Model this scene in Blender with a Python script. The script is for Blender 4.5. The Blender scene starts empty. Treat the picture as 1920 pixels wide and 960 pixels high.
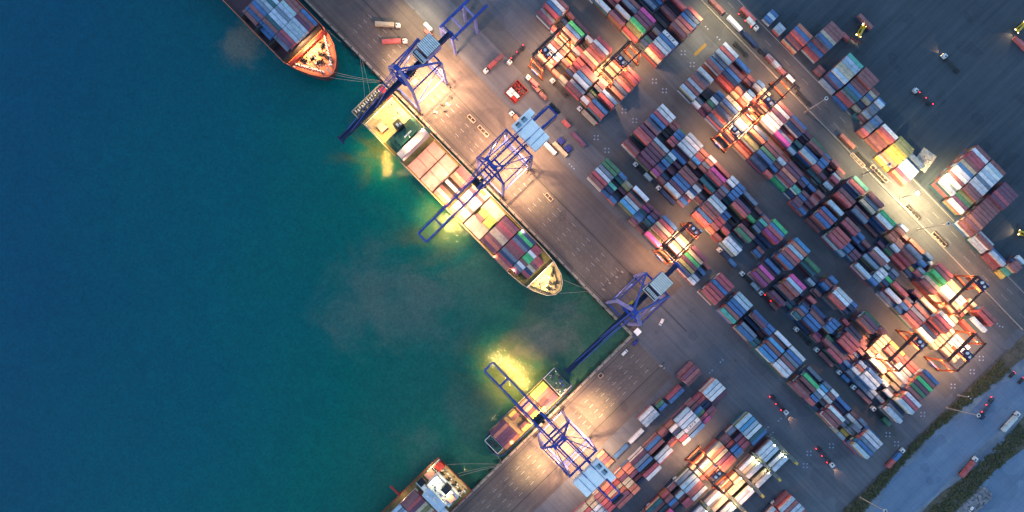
import bpy, math, random
from mathutils import Vector
random.seed(7)
S = 0.345                      # metres per layout unit
TH = math.radians(45.7)
c_, s_ = math.cos(TH), math.sin(TH)
RZ = -TH
H = 480.0
L40, L20, CW, CH = 35.3, 17.6, 7.07, 2.6
scn = bpy.context.scene
COL = scn.collection

def W(u, v):                   # yard frame (u along the quay, v inland) -> world metres
    return ((u*c_+v*s_)*S, (-u*s_+v*c_)*S)
def UV(x, y):                  # plan survey coordinates -> yard frame
    dx, dy = x-960, y-480
    return dx*c_+dy*s_, dx*s_-dy*c_
def UVh(x, y, h):              # same, for a roof point at height h
    k = 1-h/H
    return UV(955+(x-955)*k, 575+(y-575)*k)

# ------------------------------------------------------------------ materials
def nt(m):
    m.use_nodes = True
    return m.node_tree.nodes, m.node_tree.links, m.node_tree.nodes['Principled BSDF']
def ramp(N, stops):
    r = N.new('ShaderNodeValToRGB')
    cr = r.color_ramp
    while len(cr.elements) > 1: cr.elements.remove(cr.elements[-1])
    cr.elements[0].position = stops[0][0]; cr.elements[0].color = (*stops[0][1], 1)
    for p, c in stops[1:]:
        e = cr.elements.new(p); e.color = (*c, 1)
    return r
def noise(N, L, scale, detail=4, rough=.6, vec=None, dist=0):
    n = N.new('ShaderNodeTexNoise'); n.inputs['Scale'].default_value = scale
    n.inputs['Detail'].default_value = detail; n.inputs['Roughness'].default_value = rough
    n.inputs['Distortion'].default_value = dist
    if vec is not None: L.new(vec, n.inputs['Vector'])
    return n
def mixc(N, L, a, b, f, mode='MIX'):
    m = N.new('ShaderNodeMix'); m.data_type = 'RGBA'; m.blend_type = mode
    for sock, val in ((m.inputs[6], a), (m.inputs[7], b)):
        if isinstance(val, tuple): sock.default_value = (*val, 1)
        else: L.new(val, sock)
    if isinstance(f, (int, float)): m.inputs[0].default_value = f
    else: L.new(f, m.inputs[0])
    return m.outputs[2]
def paint(name, col, rough=.5, metal=0, dirt=.35, scale=.6):
    m = bpy.data.materials.new(name); N, L, P = nt(m)
    tc = N.new('ShaderNodeTexCoord')
    n = noise(N, L, scale, 6, .65, tc.outputs['Object'])
    n2 = noise(N, L, scale*9, 3, .6, tc.outputs['Object'])
    r = ramp(N, [(.35, (1-dirt, 1-dirt*.98, 1-dirt*1.05)), (.62, (1.06, 1.05, 1.04))])
    L.new(n.outputs[0], r.inputs[0])
    r2 = ramp(N, [(.3, (.8, .8, .8)), (.65, (1.08, 1.08, 1.08))]); L.new(n2.outputs[0], r2.inputs[0])
    o = mixc(N, L, col, r.outputs[0], 1, 'MULTIPLY'); o = mixc(N, L, o, r2.outputs[0], .7, 'MULTIPLY')
    L.new(o, P.inputs['Base Color'])
    P.inputs['Roughness'].default_value = rough; P.inputs['Metallic'].default_value = metal
    return m
def emit(name, col, st):
    m = bpy.data.materials.new(name); N, L, P = nt(m)
    P.inputs['Base Color'].default_value = (*col, 1)
    P.inputs['Emission Color'].default_value = (*col, 1); P.inputs['Emission Strength'].default_value = st
    return m

PAL = {'m': (.25,.075,.08), 'p': (.15,.045,.095), 'r': (.50,.052,.050), 'c': (.38,.035,.065), 'M': (.72,.008,.30),
       'P': (.30,.02,.17), 'b': (.008,.13,.36), 'n': (.012,.045,.13), 'a': (.01,.26,.52), 's': (.13,.19,.28),
       'l': (.34,.47,.57), 'w': (.60,.64,.67), 't': (.012,.11,.14), 'T': (.05,.43,.33), 'g': (.045,.19,.095),
       'G': (.01,.46,.13), 'v': (.24,.24,.085), 'y': (.68,.44,.02), 'e': (.52,.42,.27), 'o': (.52,.13,.055),
       'L': (.34,.50,.012), 'k': (.03,.035,.05)}
CNAME = {'m': 'faded maroon', 'p': 'dull purple', 'r': 'bright red', 'c': 'crimson', 'M': 'vivid magenta', 'P': 'dark magenta',
         'b': 'blue', 'n': 'navy', 'a': 'sky blue', 's': 'slate grey', 'l': 'pale blue', 'w': 'white', 't': 'dark teal',
         'T': 'turquoise', 'g': 'dull green', 'G': 'bright green', 'v': 'olive', 'y': 'yellow', 'e': 'beige', 'o': 'orange brown',
         'L': 'lime green', 'k': 'near black'}

def container_mat(name, geometry):
    m = bpy.data.materials.new(name); N, L, P = nt(m)
    if geometry:
        a = N.new('ShaderNodeAttribute'); a.attribute_name = 'paint'; base = a.outputs['Color']
        tc = N.new('ShaderNodeTexCoord'); vec = tc.outputs['Object']
        n0 = noise(N, L, .05, 1, .5, vec); rnd = n0.outputs[0]
    else:
        oi = N.new('ShaderNodeObjectInfo'); base = oi.outputs['Color']
        tc = N.new('ShaderNodeTexCoord')
        va = N.new('ShaderNodeVectorMath'); va.operation = 'ADD'
        L.new(tc.outputs['Object'], va.inputs[0])
        cb = N.new('ShaderNodeCombineXYZ'); mm = N.new('ShaderNodeMath'); mm.operation = 'MULTIPLY'; mm.inputs[1].default_value = 97
        L.new(oi.outputs['Random'], mm.inputs[0])
        for i in range(3): L.new(mm.outputs[0], cb.inputs[i])
        L.new(cb.outputs[0], va.inputs[1]); vec = va.outputs[0]; rnd = oi.outputs['Random']
    n = noise(N, L, .35, 5, .7, vec)
    r = ramp(N, [(.3, (.52,.50,.50)), (.5, (.92,.92,.92)), (.72, (1.25,1.2,1.18))]); L.new(n.outputs[0], r.inputs[0])
    col = mixc(N, L, base, r.outputs[0], .85, 'MULTIPLY')
    # rust and grime blotches
    n2 = noise(N, L, 1.3, 6, .75, vec)
    r2 = ramp(N, [(.60, (0,0,0)), (.70, (1,1,1))]); L.new(n2.outputs[0], r2.inputs[0])
    hs = N.new('ShaderNodeHueSaturation'); hs.inputs['Saturation'].default_value = .86; L.new(col, hs.inputs['Color'])
    col = mixc(N, L, hs.outputs[0], (.14,.085,.06), r2.outputs[0])
    # roof corrugation shade: lines across the box
    w = N.new('ShaderNodeTexWave'); w.wave_type = 'BANDS'; w.bands_direction = 'X'; w.inputs['Scale'].default_value = 1.1
    L.new(tc.outputs['Object'], w.inputs['Vector'])
    b = N.new('ShaderNodeBump'); b.inputs['Strength'].default_value = .35; b.inputs['Distance'].default_value = .05
    L.new(w.outputs[0], b.inputs['Height'])
    if not geometry: L.new(b.outputs[0], P.inputs['Normal'])
    L.new(col, P.inputs['Base Color']); P.inputs['Roughness'].default_value = .48
    return m
M_CONT = container_mat('container_paint', False)
M_CONTS = container_mat('container_paint_stacked', True)

M = {
 'blue': paint('crane_blue', (.02,.06,.36), .42, 0, .4, .3),
 'lilac': paint('crane_leg_blue', (.20,.21,.50), .45, 0, .3, .3),
 'navy': paint('boom_navy', (.012,.022,.085), .5, 0, .4, .3),
 'steel': paint('dark_steel', (.035,.035,.04), .6, .2, .3),
 'roofblue': paint('house_roof_blue', (.93,.93,.90), .5, 0, .12, .3),
 'roofgrey': paint('house_roof_grey', (.80,.84,.84), .5, 0, .3, .5),
 'roofcream': paint('house_roof_cream', (.95,.88,.78), .5, 0, .3, .5),
 'vent': paint('roof_vent', (.22,.33,.42), .5, 0, .2),
 'rtg': paint('gantry_orange', (.42,.10,.04), .45, 0, .45, .4),
 'rtgd': paint('gantry_girder_brown', (.05,.022,.02), .5, 0, .4, .4),
 'white': paint('white_paint', (.70,.71,.72), .4, 0, .2),
 'glass': paint('dark_glass', (.01,.012,.016), .12, 0, .1),
 'rubber': paint('rubber', (.015,.015,.016), .8, 0, .2, 2),
 'concrete': paint('pale_concrete', (.30,.28,.26), .85, 0, .3, .4),
 'cope': paint('quay_cope_concrete', (.30,.275,.25), .85, 0, .35, .3),
 'rail': paint('rail_groove', (.022,.02,.02), .6, .2, .3),
 'yellow': paint('yellow_paint', (.62,.42,.03), .5, 0, .3),
 'red': paint('red_paint', (.45,.03,.025), .5, 0, .3),
 'orange': paint('orange_deck', (.62,.17,.08), .6, 0, .25, .2),
 'dkred': paint('hull_red', (.22,.025,.02), .5, 0, .35, .2),
 'bluehull': paint('hull_blue', (.02,.05,.22), .5, 0, .3, .2),
 'maroonhull': paint('hull_maroon', (.06,.02,.03), .5, 0, .3, .2),
 'hullcream': paint('hull_cream', (.40,.34,.30), .5, 0, .3, .2),
 'olive': paint('deck_olive', (.15,.14,.05), .7, 0, .5, .3),
 'green': paint('deck_green', (.012,.085,.072), .6, 0, .4, .3),
 'sand': paint('deck_sand', (.42,.31,.17), .65, 0, .3, .2),
 'hatch': paint('hatch_salmon', (.58,.28,.22), .6, 0, .3, .15),
 'hatch2': paint('hatch_cream', (.64,.46,.36), .6, 0, .3, .15),
 'holddark': paint('hold_dark', (.05,.04,.045), .8, 0, .4),
 'bridgegrey': paint('bridge_lavender_grey', (.40,.34,.38), .5, 0, .25),
 'palewall': paint('pale_blue_white', (.48,.58,.68), .5, 0, .2),
 'lamp': emit('lamp_warm', (1,.72,.42), 28), 'lampy': emit('lamp_yellow', (1,.78,.30), 22),
 'tail': emit('lamp_red', (1,.02,.03), 9), 'head': emit('lamp_head', (1,.62,.25), 14),
 'markw': paint('road_paint_white', (.50,.49,.50), .7, 0, .5, 3), 'marky': paint('road_paint_yellow', (.36,.22,.04), .7, 0, .6, 3),
 'pad': paint('pad_pale', (.30,.34,.50), .6, 0, .2),
 'grating': paint('rack_grating', (.18,.20,.22), .6, .2, .4, 2),
 'rackyellow': paint('rack_yellow', (.55,.45,.10), .5, 0, .3),
 'tarp': paint('blue_tarp', (.015,.03,.25), .6, 0, .3),
}

# ------------------------------------------------------------------ mesh builder (x,y in layout units, z in metres)
class MB:
    def __init__(s): s.v = []; s.f = []; s.sc = S
    def box(s, x0, x1, y0, y1, z0, z1):
        b = len(s.v)
        for z in (z0, z1):
            for x, y in ((x0,y0),(x1,y0),(x1,y1),(x0,y1)): s.v.append((x*S, y*S, z))
        s.f += [(b,b+3,b+2,b+1),(b+4,b+5,b+6,b+7)] + [(b+i, b+(i+1)%4, b+4+(i+1)%4, b+4+i) for i in range(4)]
        return s
    def bar(s, p, q, w, h=None):       # beam from p to q; widths in metres
        h = h or w
        a = Vector((p[0]*S, p[1]*S, p[2])); b = Vector((q[0]*S, q[1]*S, q[2])); d = (b-a)
        if d.length < 1e-6: return s
        d.normalize(); up = Vector((0,0,1)) if abs(d.z) < .95 else Vector((0,1,0))
        r = d.cross(up).normalized(); t = r.cross(d).normalized()
        n = len(s.v)
        for o in (a, b):
            for i, j in ((-1,-1),(1,-1),(1,1),(-1,1)): s.v.append(tuple(o + r*(i*w/2) + t*(j*h/2)))
        s.f += [(n,n+3,n+2,n+1),(n+4,n+5,n+6,n+7)] + [(n+i, n+(i+1)%4, n+4+(i+1)%4, n+4+i) for i in range(4)]
        return s
    def cyl(s, x, y, z0, z1, r, n=10, r2=None):
        b = len(s.v); r2 = r if r2 is None else r2
        for z, rr in ((z0, r), (z1, r2)):
            for i in range(n):
                a = 2*math.pi*i/n; s.v.append((x*S+rr*math.cos(a), y*S+rr*math.sin(a), z))
        s.f += [tuple(range(b+n-1, b-1, -1)), tuple(range(b+n, b+2*n))] + [(b+i, b+(i+1)%n, b+n+(i+1)%n, b+n+i) for i in range(n)]
        return s
    def wheel(s, x, y, z, r, w, axis='y', n=12):
        b = len(s.v)
        for k in (-w/2, w/2):
            for i in range(n):
                a = 2*math.pi*i/n
                if axis == 'y': s.v.append((x*S+r*math.cos(a), y*S+k, z+r*math.sin(a)))
                else: s.v.append((x*S+k, y*S+r*math.cos(a), z+r*math.sin(a)))
        s.f += [tuple(range(b+n-1, b-1, -1)), tuple(range(b+n, b+2*n))] + [(b+i, b+(i+1)%n, b+n+(i+1)%n, b+n+i) for i in range(n)]
        return s
    def prism(s, pts, z0, z1, k=1.0, cx=0, cy=0):
        b = len(s.v); n = len(pts)
        for x, y in pts: s.v.append(((cx+(x-cx)*k)*S, (cy+(y-cy)*k)*S, z0))
        for x, y in pts: s.v.append((x*S, y*S, z1))
        s.f += [tuple(range(b+n-1, b-1, -1)), tuple(range(b+n, b+2*n))] + [(b+i, b+(i+1)%n, b+n+(i+1)%n, b+n+i) for i in range(n)]
        return s
    def sheet(s, pts, z):
        b = len(s.v)
        for x, y in pts: s.v.append((x*S, y*S, z))
        s.f.append(tuple(range(b, b+len(pts)))); return s
    def wall(s, pts, z0, z1, t=.3, closed=True):
        n = len(pts)
        for i in range(n if closed else n-1):
            a, b = pts[i], pts[(i+1) % n]
            s.bar((a[0], a[1], (z0+z1)/2), (b[0], b[1], (z0+z1)/2), t, z1-z0)
        return s
    def build(s, name, mat, parent=None, bevel=0):
        me = bpy.data.meshes.new(name); me.from_pydata(s.v, [], s.f); me.update()
        me.materials.append(mat)
        o = bpy.data.objects.new(name, me); COL.objects.link(o)
        if parent: o.parent = parent
        if bevel:
            b = o.modifiers.new('edge_bevel', 'BEVEL'); b.width = bevel; b.segments = 2; b.limit_method = 'ANGLE'
        return o
def tag(o, label=None, cat=None, group=None, kind=None):
    if label: o['label'] = label
    if cat: o['category'] = cat
    if group: o['group'] = group
    if kind: o['kind'] = kind
    return o
def empty(name, u, v, rz=0, z=0):
    o = bpy.data.objects.new(name, None); COL.objects.link(o)
    x, y = W(u, v); o.location = (x, y, z); o.rotation_euler = (0, 0, RZ+rz); o.empty_display_size = 1
    return o
def place(o, u, v, rz=0, z=0):
    x, y = W(u, v); o.location = (x, y, z); o.rotation_euler = (0, 0, RZ+rz); return o
def copy_tree(o, parent=None):
    c = o.copy(); COL.objects.link(c)
    if parent: c.parent = parent
    for ch in list(o.children): copy_tree(ch, c)
    return c
ORD = ['first','second','third','fourth','fifth','sixth','seventh','eighth','ninth','tenth','eleventh','twelfth','thirteenth',
       'fourteenth','fifteenth','sixteenth','seventeenth','eighteenth','nineteenth','twentieth','twenty-first','twenty-second',
       'twenty-third','twenty-fourth','twenty-fifth','twenty-sixth','twenty-seventh','twenty-eighth','twenty-ninth','thirtieth']
LIGHTS = []
def lamp(u, v, z, watts_, col=(1,.60,.30), aim=None, ang=150, size=.8, blend=1.0, name='flood_light'):
    watts = watts_*(1.9 if watts_ > 12000 and z != 21.5 else 1.25)
    d = bpy.data.lights.new(name, 'SPOT'); d.energy = watts; d.color = col; d.spot_size = math.radians(ang); d.spot_blend = blend
    d.shadow_soft_size = size
    o = bpy.data.objects.new(name, d); COL.objects.link(o)
    x, y = W(u, v); o.location = (x, y, z)
    if aim:
        ax, ay = W(aim[0], aim[1]); dirv = Vector((ax-x, ay-y, -z))
    else: dirv = Vector((0, 0, -1))
    o.rotation_euler = dirv.to_track_quat('-Z', 'Y').to_euler()
    return o

# ------------------------------------------------------------------ the setting
def water_mat():
    m = bpy.data.materials.new('harbour_water'); N, L, P = nt(m)
    tc = N.new('ShaderNodeTexCoord'); v = tc.outputs['Object']
    sx = N.new('ShaderNodeSeparateXYZ'); L.new(v, sx.inputs[0])
    big = noise(N, L, .006, 4, .6, v, .6)
    ma = N.new('ShaderNodeMath'); ma.operation = 'MULTIPLY_ADD'; ma.inputs[1].default_value = 1/460; ma.inputs[2].default_value = .62
    L.new(sx.outputs[0], ma.inputs[0])
    my = N.new('ShaderNodeMath'); my.operation = 'MULTIPLY_ADD'; my.inputs[1].default_value = -1/1500
    L.new(sx.outputs[1], my.inputs[0]); L.new(ma.outputs[0], my.inputs[2])
    mb = N.new('ShaderNodeMath'); mb.operation = 'MULTIPLY_ADD'; mb.inputs[1].default_value = .35
    L.new(big.outputs[0], mb.inputs[0]); L.new(my.outputs[0], mb.inputs[2])
    r = ramp(N, [(.08, (.0001,.066,.116)), (.40, (.0001,.094,.112)), (.62, (.0002,.116,.096)), (.80, (.016,.116,.082)), (.95, (.038,.108,.070))])
    L.new(mb.outputs[0], r.inputs[0])
    # silt plumes near the quays, then patches of silt and painted lamp glow
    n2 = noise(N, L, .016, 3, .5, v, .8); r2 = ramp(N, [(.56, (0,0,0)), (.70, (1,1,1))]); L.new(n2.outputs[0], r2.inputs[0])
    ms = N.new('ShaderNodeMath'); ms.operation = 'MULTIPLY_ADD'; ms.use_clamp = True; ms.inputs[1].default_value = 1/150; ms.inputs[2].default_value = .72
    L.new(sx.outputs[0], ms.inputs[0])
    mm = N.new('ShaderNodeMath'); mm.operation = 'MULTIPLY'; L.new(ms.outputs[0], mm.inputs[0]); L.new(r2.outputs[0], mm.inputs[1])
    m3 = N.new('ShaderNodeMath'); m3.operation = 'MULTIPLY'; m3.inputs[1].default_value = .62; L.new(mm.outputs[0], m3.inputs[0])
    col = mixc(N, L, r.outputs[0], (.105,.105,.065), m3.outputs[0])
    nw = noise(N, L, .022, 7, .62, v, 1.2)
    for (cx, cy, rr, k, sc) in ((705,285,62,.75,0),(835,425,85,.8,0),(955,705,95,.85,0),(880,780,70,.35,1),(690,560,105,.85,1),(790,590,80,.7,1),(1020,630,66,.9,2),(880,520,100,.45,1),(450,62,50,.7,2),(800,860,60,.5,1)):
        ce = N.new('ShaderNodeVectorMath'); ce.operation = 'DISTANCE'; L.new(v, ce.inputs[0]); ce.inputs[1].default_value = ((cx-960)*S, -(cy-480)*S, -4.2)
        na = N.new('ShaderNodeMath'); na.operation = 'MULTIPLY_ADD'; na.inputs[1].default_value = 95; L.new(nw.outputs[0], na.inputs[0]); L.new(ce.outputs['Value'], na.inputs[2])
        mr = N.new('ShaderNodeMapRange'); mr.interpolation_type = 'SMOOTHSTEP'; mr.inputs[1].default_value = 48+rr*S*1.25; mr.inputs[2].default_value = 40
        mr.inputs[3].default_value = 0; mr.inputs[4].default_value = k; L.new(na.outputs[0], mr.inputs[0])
        col = mixc(N, L, col, ((.092,.105,.030), (.085,.138,.112), (.150,.145,.115))[sc], mr.outputs[0])  # olive entry is yellow lamp glow put into the water colour
    nm = noise(N, L, .05, 6, .7, v, 1.5); rm = ramp(N, [(.3, (.86,.90,.92)), (.7, (1.12,1.09,1.06))]); L.new(nm.outputs[0], rm.inputs[0])
    col = mixc(N, L, col, rm.outputs[0], 1, 'MULTIPLY')
    n3 = noise(N, L, .6, 8, .85, v, .4); r3 = ramp(N, [(.36, (.70,.74,.76)), (.64, (1.28,1.24,1.22))]); L.new(n3.outputs[0], r3.inputs[0])
    col = mixc(N, L, col, r3.outputs[0], 1, 'MULTIPLY')
    L.new(col, P.inputs['Base Color'])
    P.inputs['Roughness'].default_value = .045; P.inputs['Specular IOR Level'].default_value = .5; P.inputs['IOR'].default_value = 1.33
    w1 = noise(N, L, .85, 3, .6, v); w2 = noise(N, L, 2.4, 2, .5, v)
    ad = N.new('ShaderNodeMath'); ad.operation = 'MULTIPLY_ADD'; ad.inputs[1].default_value = .35
    L.new(w2.outputs[0], ad.inputs[0]); L.new(w1.outputs[0], ad.inputs[2])
    b = N.new('ShaderNodeBump'); b.inputs['Strength'].default_value = 1; b.inputs['Distance'].default_value = .11
    L.new(ad.outputs[0], b.inputs['Height']); L.new(b.outputs[0], P.inputs['Normal'])
    return m
def asphalt(name, c1, c2, streak=(.012, .30), k=1.0, patch=.02):
    m = bpy.data.materials.new(name); N, L, P = nt(m)
    tc = N.new('ShaderNodeTexCoord'); v = tc.outputs['Object']
    mp = N.new('ShaderNodeMapping'); mp.inputs['Scale'].default_value = (streak[0], streak[1], .1); L.new(v, mp.inputs[0])
    ns = noise(N, L, 1, 6, .7, mp.outputs[0]); nb = noise(N, L, patch, 5, .6, v); nf = noise(N, L, 1.4, 6, .8, v)
    rs = ramp(N, [(.30, (0,0,0)), (.72, (1,1,1))]); L.new(ns.outputs[0], rs.inputs[0])
    col = mixc(N, L, c1, c2, rs.outputs[0])
    rb = ramp(N, [(.3, (.72,.74,.78)), (.68, (1.18,1.15,1.10))]); L.new(nb.outputs[0], rb.inputs[0])
    col = mixc(N, L, col, rb.outputs[0], k, 'MULTIPLY')
    rf = ramp(N, [(.28, (.66,.66,.66)), (.7, (1.25,1.25,1.25))]); L.new(nf.outputs[0], rf.inputs[0])
    col = mixc(N, L, col, rf.outputs[0], .8, 'MULTIPLY')
    br = N.new('ShaderNodeTexBrick'); br.inputs['Scale'].default_value = .085; br.inputs['Mortar Size'].default_value = .012; br.inputs['Row Height'].default_value = .5
    br.inputs['Color1'].default_value = (.93,.93,.93,1); br.inputs['Color2'].default_value = (1.07,1.06,1.05,1); br.inputs['Mortar'].default_value = (.62,.62,.62,1); L.new(v, br.inputs['Vector'])
    col = mixc(N, L, col, br.outputs['Color'], .38, 'MULTIPLY')
    npz = noise(N, L, .035, 2, .4, v); mq = ramp(N, [(.60, (1,1,1)), (.605, (.80,.81,.84))]); L.new(npz.outputs[0], mq.inputs[0])
    col = mixc(N, L, col, mq.outputs[0], .8, 'MULTIPLY')
    # oil stains
    no = noise(N, L, .11, 4, .7, v); ro = ramp(N, [(.66, (1,1,1)), (.74, (.62,.62,.62))]); L.new(no.outputs[0], ro.inputs[0])
    col = mixc(N, L, col, ro.outputs[0], 1, 'MULTIPLY')
    L.new(col, P.inputs['Base Color']); P.inputs['Roughness'].default_value = .78; P.inputs['Specular IOR Level'].default_value = .3
    return m
def flat(name, mat, u0, u1, v0, v1, z, kind='structure'):
    o = MB().sheet([(u0,v0),(u1,v0),(u1,v1),(u0,v1)], z).build(name, mat); place(o, 0, 0)
    return tag(o, kind=kind)

wm = bpy.data.meshes.new('water'); R = 3000
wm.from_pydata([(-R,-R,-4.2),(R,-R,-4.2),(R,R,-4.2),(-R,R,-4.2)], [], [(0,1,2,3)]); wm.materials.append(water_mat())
wo = bpy.data.objects.new('water', wm); COL.objects.link(wo); tag(wo, kind='structure')

AS_Y = asphalt('yard_asphalt', (.086,.098,.122), (.140,.150,.174))
AS_A = asphalt('apron_concrete', (.090,.078,.080), (.140,.122,.116), (.010,.35), 1, .03)
AS_A2 = asphalt('apron_concrete_south', (.090,.078,.080), (.140,.122,.116), (.35,.010), 1, .03)
AS_D = asphalt('dark_yard', (.036,.052,.068), (.068,.088,.108), (.25,.010), 1, .015)
AS_R = asphalt('road_asphalt', (.080,.086,.098), (.112,.117,.124), (.008,.22))
AS_P = asphalt('public_road_asphalt', (.105,.165,.26), (.155,.225,.32), (.16,.008))
g = MB()
QV, QU = 57, 263
g.sheet([(-4000,QV),(6000,QV),(6000,6000),(-4000,6000)], 0).sheet([(QU,-6000),(6000,-6000),(6000,QV),(QU,QV)], 0)
g.sheet([(-4000,QV),(-4000,QV),(QU,QV),(QU,QV)], 0)
o = g.build('ground', AS_Y); place(o, 0, 0); tag(o, kind='structure')
q = MB()
q.box(-2000, QU, QV-.6, QV+3.6, -9, .16); q.box(QU-.6, QU+3.6, -2000, QV-.6, -9, .16)
o = q.build('quay_edge', M['cope']); place(o, 0, 0); tag(o, kind='structure')
flat('apron', AS_A, -2000, 1, QV+3.7, 190, .01)
flat('apron', AS_A, 1.2, QU, QV+3.7, 190, .01)
flat('apron', AS_A2, QU+3.7, 372, -2000, QV-.6, .01)
flat('yard_road', AS_R, -2000, 770, 588, 641, .012)
flat('container_yard_surface', AS_D, -2000, 770, 641.5, 2500, .012)
for (a, b_) in ((252, 289), (394, 436), (551, 587)):
    flat('yard_lane', AS_R, -520, 760, a, b_, .008)
ra = MB()
ra.box(-2000, 330, 134.6, 135.8, .012, .03).box(-2000, 260, 65.2, 66.2, .012, .03)
ra.box(341.6, 342.8, -2000, 66, .012, .03).box(273, 274, -2000, 52, .012, .03)
ra.box(-2000, 262, 60.9, 61.5, .012, .03).box(267, 267.6, -2000, 52, .012, .03)
o = ra.build('crane_rails', M['rail']); place(o, 0, 0); tag(o, kind='structure')

# painted markings
mw, my_ = MB(), MB()
def dash(u, v, l, w=.55, ax='u', mb=None):
    mb = mb or mw
    if ax == 'u': mb.sheet([(u-l/2,v-w/2),(u+l/2,v-w/2),(u+l/2,v+w/2),(u-l/2,v+w/2)], .02)
    else: mb.sheet([(u-w/2,v-l/2),(u+w/2,v-l/2),(u+w/2,v+l/2),(u-w/2,v+l/2)], .02)
def hook(u, v, r, a0, mb):
    prev = None
    for i in range(5):
        a = a0 + (i-2)*.5
        p = (u+r*math.cos(a), v+r*math.sin(a)); q_ = (u+(r-.55)*math.cos(a), v+(r-.55)*math.sin(a))
        if prev: mb.sheet([prev[0], p, q_, prev[1]][::-1], .02)
        prev = (p, q_)
for vv in (78, 91, 104, 117):
    for k in range(-40, 19):
        u = k*13
        if u < QU-40: hook(u, vv, 2.6, 1.3, my_)
        if k % 3 == 0 and u < QU-30: dash(u, vv+6.5, 9)
for uu in (286, 299, 312, 325):
    for k in range(-45, 4):
        v = k*10
        hook(uu, v, 2.6, -.3, my_)
        if k % 3 == 0: dash(uu+6, v, 9, ax='v')
for v, w in ((638.2, .7), (589.6, .5)): mw.sheet([(-600,v),(768,v),(768,v+w),(-600,v+w)], .022)
for v in (606, 622):
    for k in range(-60, 76):
        if k % 5: continue
        dash(k*10, v, 16, .35)
padm = MB()
def pads(x, y, n=4, r=2.0, pit=6.2, rot=0):
    u, v = UV(x, y)
    offs = [(-1,0),(1,0),(0,1),(0,-1)] if n == 4 else [(i-(n-1)/2, 0) for i in range(n)]
    for a, b_ in offs:
        x0, y0 = u+a*pit*.75, v+b_*pit*.75
        if n != 4: x0, y0 = (u+a*pit, v) if rot == 0 else (u, v+a*pit)
        padm.sheet([(x0-r*.62,y0-r*.62),(x0+r*.62,y0-r*.62),(x0+r*.62,y0+r*.62),(x0-r*.62,y0+r*.62)], .024)
for x, y in ((1170,208),(1190,226),(1118,258),(1138,282),(1227,152),(1246,170),(1281,99),(1298,121),(1665,815),(1681,832),(1823,697),(1787,724),(1730,777),(1840,672),(1559,836),(1517,850),(1510,873)): pads(x, y)
for x, y, n, r_ in ((1072,312,3,0),(1325,52,2,0),(1347,72,2,0),(1353,677,2,1),(1333,697,2,1),(1462,787,2,1),(1438,803,2,1),(1447,813,2,1),(1852,593,3,0),(1870,607,3,0),(1880,613,1,0)): pads(x, y, n, 2, 6.2, r_)
o = mw.build('white_lane_markings', M['markw']); place(o, 0, 0); tag(o, kind='structure')
o = my_.build('yellow_bay_markings', M['marky']); place(o, 0, 0); tag(o, kind='structure')
o = padm.build('wheel_turning_pads', M['pad']); place(o, 0, 0); tag(o, kind='structure')
yb = MB(); u, v = UV(1315, 94); yb.sheet([(u-5,v-16),(u+1,v-16),(u+1,v+14),(u-5,v+14)], .022)
o = yb.build('yellow_hatched_marking', M['marky']); place(o, 0, 0); tag(o, kind='structure')

# south east verge, public road, second verge and rubble
def soil(name, a, b_, sc):
    m = bpy.data.materials.new(name); N, L, P = nt(m); tc = N.new('ShaderNodeTexCoord')
    n = noise(N, L, sc, 8, .75, tc.outputs['Object']); r = ramp(N, [(.35, a), (.65, b_)]); L.new(n.outputs[0], r.inputs[0])
    L.new(r.outputs[0], P.inputs['Base Color']); P.inputs['Roughness'].default_value = .95; return m
def strip(name, mat, ulo, uhi, v0, v1, z, jag=2.5, kind='structure', seed=1):
    rnd = random.Random(seed); n = 120; a = []; b_ = []
    wl = wh = 0
    for i in range(n+1):
        v = v0+(v1-v0)*i/n; wl = wl*.8+rnd.uniform(-1,1)*jag; wh = wh*.8+rnd.uniform(-1,1)*jag
        a.append((ulo(v)+wl if jag else ulo(v), v)); b_.append((uhi(v)+wh if jag else uhi(v), v))
    mb = MB()
    for i in range(n): mb.sheet([a[i], b_[i], b_[i+1], a[i+1]], z)
    o = mb.build(name, mat); place(o, 0, 0); return tag(o, kind=kind), a, b_
M_SOIL = soil('verge_soil', (.040,.036,.028), (.13,.115,.085), .22)
M_GRASS = soil('verge_leaves', (.030,.046,.020), (.105,.100,.050), .5)
M_ROCK = soil('rubble_stone', (.10,.11,.13), (.26,.26,.28), .4)
vw = lambda v: 796 + 10*math.sin(v*.012+1) 
strip('public_road', AS_P, lambda v: 776, lambda v: 1400, -900, 1200, .014, 0)
strip('verge', M_SOIL, lambda v: 775, lambda v: vw(v)+4, -900, 1200, .03, 2.0, seed=3)
strip('verge', M_SOIL, lambda v: 886 + 8*math.sin(v*.02), lambda v: 924+6*math.sin(v*.03), -900, 1200, .03, 2.0, seed=5)
def scrub(name, ulo, uhi, v0, v1, n, h, seed, label):
    rnd = random.Random(seed); mb = MB()
    for i in range(n):
        v = rnd.uniform(v0, v1); u = rnd.uniform(ulo, uhi(v)); 
        if math.sin(u*.35+1.3*math.sin(v*.11))*math.sin(v*.23+u*.07) < -.35: continue
        for k in range(5):
            x = u*S+rnd.gauss(0,.5); y = v*S+rnd.gauss(0,.5); z = rnd.uniform(.05, h); r = rnd.uniform(.25,.6); a = rnd.uniform(0, 6.28)
            b_ = len(mb.v); t = rnd.uniform(-.3,.3)
            for j in range(4):
                mb.v.append((x+r*math.cos(a+j*1.57), y+r*math.sin(a+j*1.57), z+(t if j%2 else -t)))
            mb.f.append((b_,b_+1,b_+2,b_+3))
    o = mb.build(name, M_GRASS); place(o, 0, 0); tag(o, label, 'vegetation', kind='stuff'); return o
scrub('scrub_grass', 778, lambda v: vw(v)+2, -160, 520, 3000, 1.0, 11, 'dark green scrub growing on the verge between yard fence and public road')
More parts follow.
